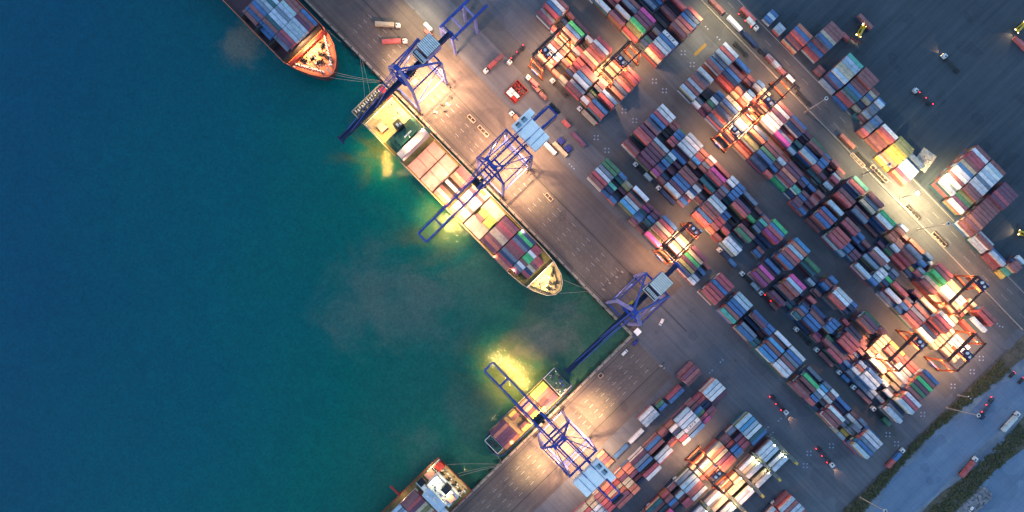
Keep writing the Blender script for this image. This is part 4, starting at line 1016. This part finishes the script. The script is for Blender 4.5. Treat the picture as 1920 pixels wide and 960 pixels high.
# ------------------------------------------------------------------ small things on the aprons
for i, (x, y) in enumerate([(1131.5,543),(1143,531),(1156,519.5),(1166,510)]):
    u, v = UV(x, y); m = MB().box(-2.6, 2.6, -1.4, 1.4, 0, 1.0).build('concrete_block', M['concrete'], None, .08); place(m, u, v, .3)
    tag(m, '%s pale concrete block from the water in the row beside the inner corner crane' % ORD[i], 'concrete block', 'row of concrete blocks on the apron')
fl = []
for k in range(-13, 12): fl.append(('m', k*46))
def fender(u, v, rz, label):
    r = empty('quay_fender', u, v, rz); tag(r, label, 'fender', 'black fenders along the quay walls')
    MB().box(-2.6, 2.6, -4.2, -3.2, -3.6, .1).build('fender_panel', M['rubber'], r)
    m = MB()
    for x in (-1.6, 1.6): m.bar((x,-3.2,-1),(x,0,-1),.5)
    m.bar((-2.6,-4,.3),(-2.6,0,.3),.12).bar((2.6,-4,.3),(2.6,0,.3),.12); m.build('bracket', M['steel'], r)
i = 0
for k in range(-26, 13):
    u = k*23-17+0
    if -520 < u < 250: fender(u, QV-.6, 0, 'black fender on the long northern quay wall' ); i += 1
for k in range(-20, 3):
    v = k*29+6
    if -520 < v < 50: fender(QU-.6, v, -PH, 'black fender on the southern quay wall')
for k in range(-30, 14):
    u = k*19+4
    if u < 255:
        m = MB().cyl(0,0,0,.5,.3,8,.22).cyl(0,0,.5,.72,.42,8).build('quay_bollard', M['steel']); place(m, u, QV+1.5, 0, .16); tag(m, 'small dark mooring bollard on the northern quay edge', 'bollard', 'bollards on the quay edge (north)')
for k in range(-25, 3):
    m = MB().cyl(0,0,0,.5,.3,8,.22).cyl(0,0,.5,.72,.42,8).build('quay_bollard', M['steel']); place(m, QU+1.5, k*19, 0, .16); tag(m, 'small dark mooring bollard on the southern quay edge', 'bollard', 'bollards on the quay edge (south)')
u, v = UV(1194, 622)
r = empty('quay_hut', u, v); tag(r, 'small hut with pale blue roof at the inner corner of the quay', 'hut')
MB().box(-5, 5, -5, 5, 0, 2.6).build('wall', M['concrete'], r); MB().box(-5.6, 5.6, -5.6, 5.6, 2.6, 2.85).build('roof', M['roofblue'], r); MB().box(-1, 1, -5.2, -5.02, .1, 2.1).build('door', M['steel'], r)
MB().box(-6.5, 6.5, 6.6, 7.4, 0, .9).build('parapet', M['concrete'], r)
def rack(x, y, n, lab, ax='u'):
    u, v = UV(x, y); r = empty('lashing_bin_rack', u, v, 0 if ax == 'u' else PH); tag(r, lab, 'steel rack')
    f = MB()
    for yy in (-3.4, 3.4): f.bar((-n*4.2, yy, .5), (n*4.2, yy, .5), .3, .9)
    for k in range(n+1): f.bar((-n*4.2+k*8.4, -3.4, .5), (-n*4.2+k*8.4, 3.4, .5), .3, .9)
    f.build('frame', M['hatch2'], r)
    for k in range(n):
        rr = random.Random(k+n); m = MB()
        for j in range(6): a = rr.uniform(-3,3); b_ = rr.uniform(-2.5,2.5); m.box(-n*4.2+k*8.4+4.2+a-.5, -n*4.2+k*8.4+4.2+a+.5, b_-.5, b_+.5, .1, rr.uniform(.4,.9))
        m.build('stored_gear', M['steel'], r)
rack(884,223,2,'short steel frame rack of lashing gear on the apron, left of the longer one')
rack(906,246,3,'longer steel frame rack of lashing gear on the apron between the two upper cranes')
rack(1029,370,2,'cream frame holding black boxes in the yellow pool of light')
rack(1648,326,5,'long row of steel frames along the barrier opposite the slender mast')
rack(1709,397,4,'row of steel frames along the barrier just below the blazing lamp')
rack(1760,449,4,'row of steel frames along the barrier near the great maroon stack')
rack(1607,301,4,'dark row of frames along the barrier behind the salmon container')
rack(1126,704,1,'small pink and white frame on the southern apron', 'v')
# little trolleys by crane one
for i, (x, y) in enumerate([(845,183),(840,196),(829,197),(817,211),(835,208)]):
    u, v = UV(x, y); r = empty('gear_cart', u, v, .2*i); tag(r, '%s small gear cart in the cluster below the dark blue crane' % ORD[i], 'cart', 'gear carts on the upper apron')
    MB().box(-4, 4, -2, 2, .5, .8).box(-2.5, 1.5, -1.2, 1.2, .8, 1.6).build('tray', M['hatch2' if i % 2 else 'steel'], r)
    for xx in (-3, 3):
        for yy in (-1.8, 1.8): MB().wheel(xx, yy, .3, .3, .2, 'y', 8).build('wheel', M['rubber'], r)
# open bin pen with white and red units
u, v = UV(968, 173)
r = empty('equipment_pen', u, v); tag(r, 'maroon walled equipment pen holding white boxes on the upper apron', 'pen')
MB().wall([(-14,-17),(14,-17),(14,17),(-14,17)], 0, 1.6, .4).build('wall', M['dkred'], r)
MB().sheet([(-14,-17),(14,-17),(14,17),(-14,17)], .05).build('floor', M['maroonhull'], r)
for k, (x0, y0, w_, h_) in enumerate([(-12,-15,13,6),(-12,-8,9,6.5),(-2,-8,13,6.5),(2,-15,11,6)]):
    MB().box(x0, x0+w_, y0, y0+h_, .1, 2.2).build('white_unit', M['white' if k < 3 else 'red'], r, .05)
rr = random.Random(9); m = MB()
for k in range(26): a, b_ = rr.uniform(-12,12), rr.uniform(1,15); m.box(a, a+rr.uniform(1,3), b_, b_+rr.uniform(.5,1.5), .1, rr.uniform(.5,1.6))
m.build('stored_gear', M['red'], r)
for i, (x, y) in enumerate([(1052,266),(1065,280)]):
    u, v = UV(x, y); m = MB().box(-7, 5, -5, 5, 0, 2.2).box(-5, 3, -.6, .6, 2.2, 2.5).build('tarpaulin_stack', M['tarp'], None, .3); place(m, u, v)
    tag(m, ('upper' if i == 0 else 'lower') + ' of two blue tarpaulin covered stacks beside a long grey container', 'covered stack')
# heap of pale material under the yard lamp
u, v = UV(1733, 300)
def heap_mat():
    m = bpy.data.materials.new('pale_tarpaulin'); N, L, P = nt(m); tc = N.new('ShaderNodeTexCoord')
    n = noise(N, L, .5, 6, .7, tc.outputs['Object']); r_ = ramp(N, [(.35,(.30,.25,.20)),(.65,(.62,.55,.46))]); L.new(n.outputs[0], r_.inputs[0]); L.new(r_.outputs[0], P.inputs['Base Color']); P.inputs['Roughness'].default_value = .9; return m
rr = random.Random(31); hb = MB(); n = 18; base_ = len(hb.v)
for i in range(n+1):
    for j in range(n+1):
        a, b_ = i/n*2-1, j/n*2-1; z = max(0, 1-(a*a+b_*b_))*1.6+rr.uniform(0,.5)
        hb.v.append(((a*15+rr.uniform(-.5,.5))*S, (b_*19+rr.uniform(-.5,.5))*S, z*(1 if abs(a) < .98 and abs(b_) < .98 else 0)+.03))
for i in range(n):
    for j in range(n): q0 = i*(n+1)+j; hb.f.append((q0, q0+n+1, q0+n+2, q0+1))
o = hb.build('cargo_heap', heap_mat()); place(o, u, v, .15); tag(o, 'pale crumpled tarpaulin covered heap glowing beside the blazing lamp', 'heap')

# ------------------------------------------------------------------ turn the container list into objects
me = bpy.data.meshes
def cont_mesh(ln, w, h, name):
    """box shell with raised rails, corner castings, recessed roof, door bars"""
    v, f = [], []
    def bx(x0,x1,y0,y1,z0,z1):
        b = len(v)
        for z in (z0,z1):
            for x,y in ((x0,y0),(x1,y0),(x1,y1),(x0,y1)): v.append((x,y,z))
        f.extend([(b,b+3,b+2,b+1),(b+4,b+5,b+6,b+7)]+[(b+i,b+(i+1)%4,b+4+(i+1)%4,b+4+i) for i in range(4)])
    l2, w2 = ln/2, w/2
    bx(-l2+.06, l2-.06, -w2+.05, w2-.05, .06, h-.07)
    for y in (-w2, w2-.11): bx(-l2+.17, l2-.17, y, y+.11, h-.11, h-.005); bx(-l2+.17, l2-.17, y, y+.11, 0, .14)
    for x in (-l2, l2-.17):
        for y in (-w2, w2-.17): bx(x, x+.17, y, y+.17, 0, h)
        bx(x, x+.17, -w2+.17, w2-.17, h-.12, h-.005)
    n = int(ln/.9)
    for k in range(n):
        x = -l2+.5+k*(ln-1)/(n-1); bx(x-.12, x+.12, -w2+.2, w2-.2, h-.07, h-.035)
    for y in (-.7,-.3,.3,.7): bx(-l2-.015, -l2+.05, y-.03, y+.03, .2, h-.2)
    m = bpy.data.meshes.new(name); m.from_pydata(v, [], f); m.update(); m.materials.append(M_CONT); return m
ME = {40: cont_mesh(12.19, 2.44, CH, 'long_container'), 20: cont_mesh(6.06, 2.44, CH, 'short_container')}
BN = {'A': 'quayside block', 'B': 'second block from quay', 'C': 'third block from quay', 'D': 'fourth block from quay', 'E': 'block nearest the road',
      'NB': 'upper stacks nearest crane', 'NC': 'upper middle stacks', 'ND': 'upper right stacks', 'NE': 'topmost stacks by road', 'P': 'southern block', 'Q': 'second southern block',
      'R': 'white rack block', 'S': 'small corner block', 'T': 'loose southern stacks', 'F': 'open yard beyond road', 'ship': 'long ship deck',
      'orange bowed ship': 'orange bowed ship', 'feeder': 'small feeder ship', 'red hulled ship': 'red hulled ship'}
bays = {}
for d in CONT:
    w_ = d['where']
    if w_[0] != 'loose': bays.setdefault(w_[0], set()).add(round(w_[1]))
for k in bays: bays[k] = sorted(bays[k], reverse=(k in ('P','Q','R','S','T')))
def inframe(u, v, z):
    x, y = 960+(u*c_+v*s_), 480+(u*s_-v*c_)
    k = 1/(1-z/H); x = 955+(x-955)*k; y = 575+(y-575)*k
    return 12 < x < 1908 and 10 < y < 950, x, y
cand = []
for i, d in enumerate(CONT):
    ztop = d['z']+CH; ok, x, y = inframe(d['u'], d['v'], ztop)
    if d['top'] and ok:
        cand.append(((d['ln'] > 30)*100 + ztop + (3 if d['where'][0] in ('ship','feeder') else 0) + random.random()*.01, i))
cand.sort(reverse=True)
NIND = 300-len(EXTRA)
chosen = set(i for _, i in cand[:NIND])
seen = {}
def add_single(col, size, label):
    o = bpy.data.objects.new('shipping_container', ME[size]); COL.objects.link(o)
    j = RC.uniform(.82, 1.12); o.color = (*[min(.85, x*j*RC.uniform(.94,1.06)) for x in PAL[col]], 1)
    tag(o, label, 'container', 'shipping containers stacked around the port'); return o
for i in sorted(chosen):
    d = CONT[i]; w_ = d['where']; size = 40 if d['ln'] > 30 else 20
    o = add_single(d['col'], size, 'x'); x, y = W(d['u'], d['v']); o.location = (x, y, d['z']); o.rotation_euler = (0, 0, RZ+(0 if d['ax'] == 'u' else PH))
    sz = 'long' if size == 40 else 'short'
    if w_[0] == 'loose':
        lab = '%s %s container standing alone on the ground near %s' % (CNAME[d['col']], sz, 'the crane house' if d['v'] < 250 else 'the yard edge')
    else:
        bi = bays[w_[0]].index(round(w_[1])); side = 'the water' if d['ax'] == 'u' else 'the left'
        lab = '%s %s container, bay %s from %s, row %s from %s, %s' % (CNAME[d['col']], sz, ORD[min(bi, 29)], 'top' if d['ax'] == 'u' or w_[0] in ('P','Q','R','S','T') else 'bottom', ORD[min(w_[2]-1, 29)],
              'water' if d['ax'] == 'u' else 'left', BN[w_[0]])
    if lab in seen: seen[lab] += 1; lab = lab + (' (upper)' if seen[lab] == 2 else ' (lower)')
    else: seen[lab] = 1
    o['label'] = lab
def lettering(x, y, axis):
    u, v = UVh(x, y, 13); best = None
    for ob in COL.objects:
        if ob.name.startswith('shipping_container') and ob.parent is None:
            X, Y = W(u, v); dd = (ob.location.x-X)**2+(ob.location.y-Y)**2
            if best is None or dd < best[0]: best = (dd, ob)
    ob = best[1]; m = MB(); k = 1/S
    for i in range(4):
        x0 = (-3.6+i*1.9)*k; h_ = CH+.0
        m.box(x0, x0+.25*k*(1+i%2), -.7*k, .7*k, h_, h_+.02).box(x0+.3*k, x0+1.0*k, .45*k, .7*k, h_, h_+.02)
        if i % 2: m.box(x0+.75*k, x0+1.0*k, -.7*k, .4*k, h_, h_+.02)
    m.build('lettering', M['steel'], ob)
for a in ((1293,801),(1256,72),(1483,238),(1390,150)): lettering(*a, 'u')
for d in EXTRA:
    lab = '%s %s container riding on the %s' % (CNAME[d['col']], 'long' if d['ln'] == 40 else 'short', d['where'])
    lab = ' '.join(lab.split()[:16])
    o = add_single(d['col'], d['ln'], lab); o.location = (d['wx'], d['wy'], d['z']); o.rotation_euler = (0, 0, d['ang'])
vs, fs, cs = [], [], []
for i, d in enumerate(CONT):
    if i in chosen: continue
    x, y = W(d['u'], d['v']); a = RZ+(0 if d['ax'] == 'u' else PH); ca, sa = math.cos(a), math.sin(a); l2 = (12.19 if d['ln'] > 30 else 6.06)/2; w2 = 1.22
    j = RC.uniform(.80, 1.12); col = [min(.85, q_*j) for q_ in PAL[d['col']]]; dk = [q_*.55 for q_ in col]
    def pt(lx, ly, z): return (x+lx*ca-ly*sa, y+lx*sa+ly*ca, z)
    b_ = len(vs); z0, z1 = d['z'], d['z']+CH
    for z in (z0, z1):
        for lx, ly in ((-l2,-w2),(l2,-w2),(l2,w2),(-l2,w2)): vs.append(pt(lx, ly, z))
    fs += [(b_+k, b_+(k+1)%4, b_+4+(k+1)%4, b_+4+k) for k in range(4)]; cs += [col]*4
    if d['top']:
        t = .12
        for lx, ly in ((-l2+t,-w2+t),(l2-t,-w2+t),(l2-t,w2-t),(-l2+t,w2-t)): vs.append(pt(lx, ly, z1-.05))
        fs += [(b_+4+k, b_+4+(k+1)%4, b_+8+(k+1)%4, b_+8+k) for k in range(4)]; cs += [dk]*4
        fs.append((b_+8,b_+9,b_+10,b_+11)); cs.append(col)
    else: fs.append((b_+4,b_+5,b_+6,b_+7)); cs.append(col)
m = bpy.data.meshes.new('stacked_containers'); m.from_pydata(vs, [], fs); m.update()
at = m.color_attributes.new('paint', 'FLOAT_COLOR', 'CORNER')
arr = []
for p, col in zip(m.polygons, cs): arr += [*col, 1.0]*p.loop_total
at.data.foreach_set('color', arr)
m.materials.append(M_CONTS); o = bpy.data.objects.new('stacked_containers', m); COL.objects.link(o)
tag(o, 'the remaining lower and smaller shipping containers packed in stacks all over the yard', 'containers', kind='stuff')
print('containers', len(CONT), 'single', len(chosen)+len(EXTRA))

# ------------------------------------------------------------------ lamps
WARM, PEACH, YEL, YW, WY = (1,.53,.30), (1,.55,.27), (1,.72,.28), (1,.74,.36), (1,.62,.15)
def clamp_(cu, cv, rz, a, b_, z, w, col, aim=None, ang=140, size=.7):     # lamp in a crane's own axes
    ca, sa = math.cos(rz), math.sin(rz)
    u, v = cu+a*ca-b_*sa, cv+a*sa+b_*ca
    if aim: aim = (cu+aim[0]*ca-aim[1]*sa, cv+aim[0]*sa+aim[1]*ca)
    lamp(u, v, z, w, col, aim, ang, size)
# crane over the long ship
for a, b_, w in ((20,0,52000),(50,0,62000),(66,-20,22000)): clamp_(-124,66,PH,a,b_,39,w*2.5,PEACH,(a,b_),100)
for a, b_, w in ((-22,6,30000),(-45,-4,30000),(-70,4,24000)): clamp_(-124,66,PH,a,b_,39,w,(1,.56,.30),(a,b_),140)
clamp_(-124,66,PH,-86,13,39.5,75000,WY,(-96,15),62); clamp_(-124,66,PH,-104,16,39.5,60000,WY,None,66); clamp_(-124,66,PH,-94,19,39.5,45000,WY,None,66)
clamp_(-124,66,PH,30,-33,36,55000,YEL,(46,-78),44); clamp_(-124,66,PH,66,33,30,26000,WARM,(98,70),80)
clamp_(-124,66,PH,120,0,38,30000,PEACH,(118,0),110)
# dark blue crane
for a, b_, w in ((28,-8,60000),(52,4,60000),(60,-26,30000)): clamp_(-343,66,PH,a,b_,37,w*3.0,PEACH,(a,b_-8),100)
clamp_(-343,66,PH,72,-26,34,42000,WARM,(92,-62),70); clamp_(-343,66,PH,26,30,34,60000,YEL,(34,62),46)
clamp_(-343,66,PH,96,10,36,26000,YW,(128,40),70)
clamp_(-343,66,PH,-34,-6,37,26000,WY,(-40,-24),120)
# feeder crane
for a, b_, w in ((20,8,55000),(52,0,70000),(46,-20,26000),(-32,6,30000),(60,20,30000)): clamp_(273,-167,0,a,b_,39,w*2.5,PEACH,(a,b_),100)
[clamp_(273,-167,0,q_,9,39.5,56000,WY,(q_,12),66) for q_ in (-72,-98,-124,-146)]
clamp_(273,-167,0,28,33,34,110000,YEL,(42,74),44); clamp_(273,-167,0,28,-33,34,110000,YEL,(34,-82),46)
clamp_(273,-167,0,118,0,38,34000,PEACH,(120,0),110)
# broad warm fill added over the aprons, set at the portals
for cu, cv, rz in ((-124,66,PH),(-343,66,PH),(273,-167,0),(214.5,66,PH)):
    k_ = .3 if cu == 214.5 else 1
    for sy in (-1, 1): clamp_(cu, cv, rz, 40, sy*30, 34, 46000*k_*1.15, WARM, (50, sy*120), 140)
    clamp_(cu, cv, rz, 72, 0, 34, 36000*k_*1.1, WARM, (135, 0), 140)
# third crane: faint spill only
clamp_(214.5,66,PH,20,20,20,7000,PEACH,(30,100),90)
# road lamps
lamp(mu, mv, 19.2, 90000, YW, (mu-4, mv+10), 150, .8)
lamp(mu+1, mv+2, 19.0, 34000, YW, (mu-60, mv+6), 110, .8)
lamp(mu+2, mv+1, 19.0, 34000, YW, (mu+60, mv+6), 110, .8)
for x, y, w, h in ((1722,430,120000,32),(1619,326,80000,32)):
    u, v = UV(x, y); lamp(u, v+2, h-1, w, YW, (u, v+14), 118, .8)
u, v = UV(1738, 345); lamp(u-6, v+6, 18, 42000, YW, (u+24, v+34), 110, .6)
# ship lamps
for x, y, z, w, c in ((573,86,21,26000,(1,.55,.22)),(585,75,20,11000,(1,.55,.25)),(1027,518,17,11900,(1,.68,.30)),(1018,532,14,9000,(1,.72,.32)),(735,190,15,3500,YEL),(770,215,16,3500,YEL),(782,262,27,3500,YEL),(735,292,26,2500,YEL),(765,272,26,3500,YW),
                      (700,205,13,4000,YEL),(730,185,14,5000,YEL),(720,235,16,6000,YEL),(750,205,16,5000,YW),(790,240,24,3000,WARM),(926,797,9,900,YEL),(960,830,9,900,YEL),
                      (835,893,18,3000,YEL),(862,915,18,3000,YEL),(815,905,26,3500,YW),(840,930,26,3000,YW),(805,880,14,2200,YEL),(755,935,14,1500,WARM),(1054,742,13,900,YEL),(1046,694,12,500,YEL)):
    u, v = UVh(x, y, z); lamp(u, v, z, w, c, None, 165, .35, .5)
for x, y in ((790,262),(812,285),(838,310),(862,338),(760,300),(785,328),(812,356),(838,385),(866,412),(890,372),(918,398),(826,300),(800,318)):
    u, v = UVh(x, y, 20); lamp(u, v, 20, 3600, (1,.58,.34), None, 165, .5)
for x, y, z, w in ((962,508,16,2500),(925,480,16,2000),(980,432,16,2500),(900,453,15,2200),(865,428,15,2200),(835,330,14,3000),(800,345,14,2500),(960,505,15,2000)):
    u, v = UVh(x, y, z); lamp(u, v, z, w, WARM, None, 165, .3, .5)
for x, y in ((704,288),(698,262)):
    u, v = UVh(x, y, 22); lamp(u, v, 22, 24000, (1,.58,.10), None, 92, .35)
# rack lamps
for v in (107, 63.5, 20, -23.5, -67):
    for du in (14, 42): lamp(573+du, v-6, 10.5, 1500, (1,.92,.45), None, 165, .3, .5)
# low yard floods at the top edge
u, v = UV(1330, 30); lamp(u, v, 30, 60000, YW, UV(1335, 60), 110, .8)
u, v = UV(775, 30); lamp(u, v, 26, 42000, YW, UV(782, 45), 100, .8)

# ------------------------------------------------------------------ sky, sun, camera
w = bpy.data.worlds.new('World'); scn.world = w; w.use_nodes = True
N, L = w.node_tree.nodes, w.node_tree.links
sk = N.new('ShaderNodeTexSky'); sk.sky_type = 'NISHITA'; sk.sun_disc = False
sk.sun_elevation = math.radians(4); sk.sun_rotation = math.radians(250); sk.ozone_density = 3.5; sk.dust_density = .4; sk.air_density = 1.0
bg = N['Background']; tint = N.new('ShaderNodeMix'); tint.data_type = 'RGBA'; tint.blend_type = 'MULTIPLY'; tint.inputs[0].default_value = 1
tint.inputs[7].default_value = (1.70, 1.17, .93, 1); L.new(sk.outputs[0], tint.inputs[6]); L.new(tint.outputs[2], bg.inputs[0]); bg.inputs[1].default_value = .92
sd = bpy.data.lights.new('sun', 'SUN'); sd.energy = .25; sd.angle = math.radians(20); sd.color = (.80,.85,1)
so = bpy.data.objects.new('sun', sd); COL.objects.link(so); so.rotation_euler = (math.radians(30), 0, math.radians(110))
cd = bpy.data.cameras.new('camera'); cam = bpy.data.objects.new('camera', cd); COL.objects.link(cam); scn.camera = cam
cam.location = (-5*S, -95*S, H); cam.rotation_euler = (0, 0, 0)
cd.sensor_width = 36; cd.lens = 36*H/(1920*S); cd.shift_x = 5/1920; cd.shift_y = 95/1920; cd.clip_start = 5; cd.clip_end = 6000
scn.render.resolution_x = 1024; scn.render.resolution_y = 512
scn.view_settings.view_transform = 'Standard'; scn.view_settings.look = 'None'; scn.view_settings.exposure = 0; scn.view_settings.gamma = 1
scn.render.engine = 'CYCLES'; scn.cycles.use_light_tree = True; scn.cycles.sample_clamp_indirect = 4
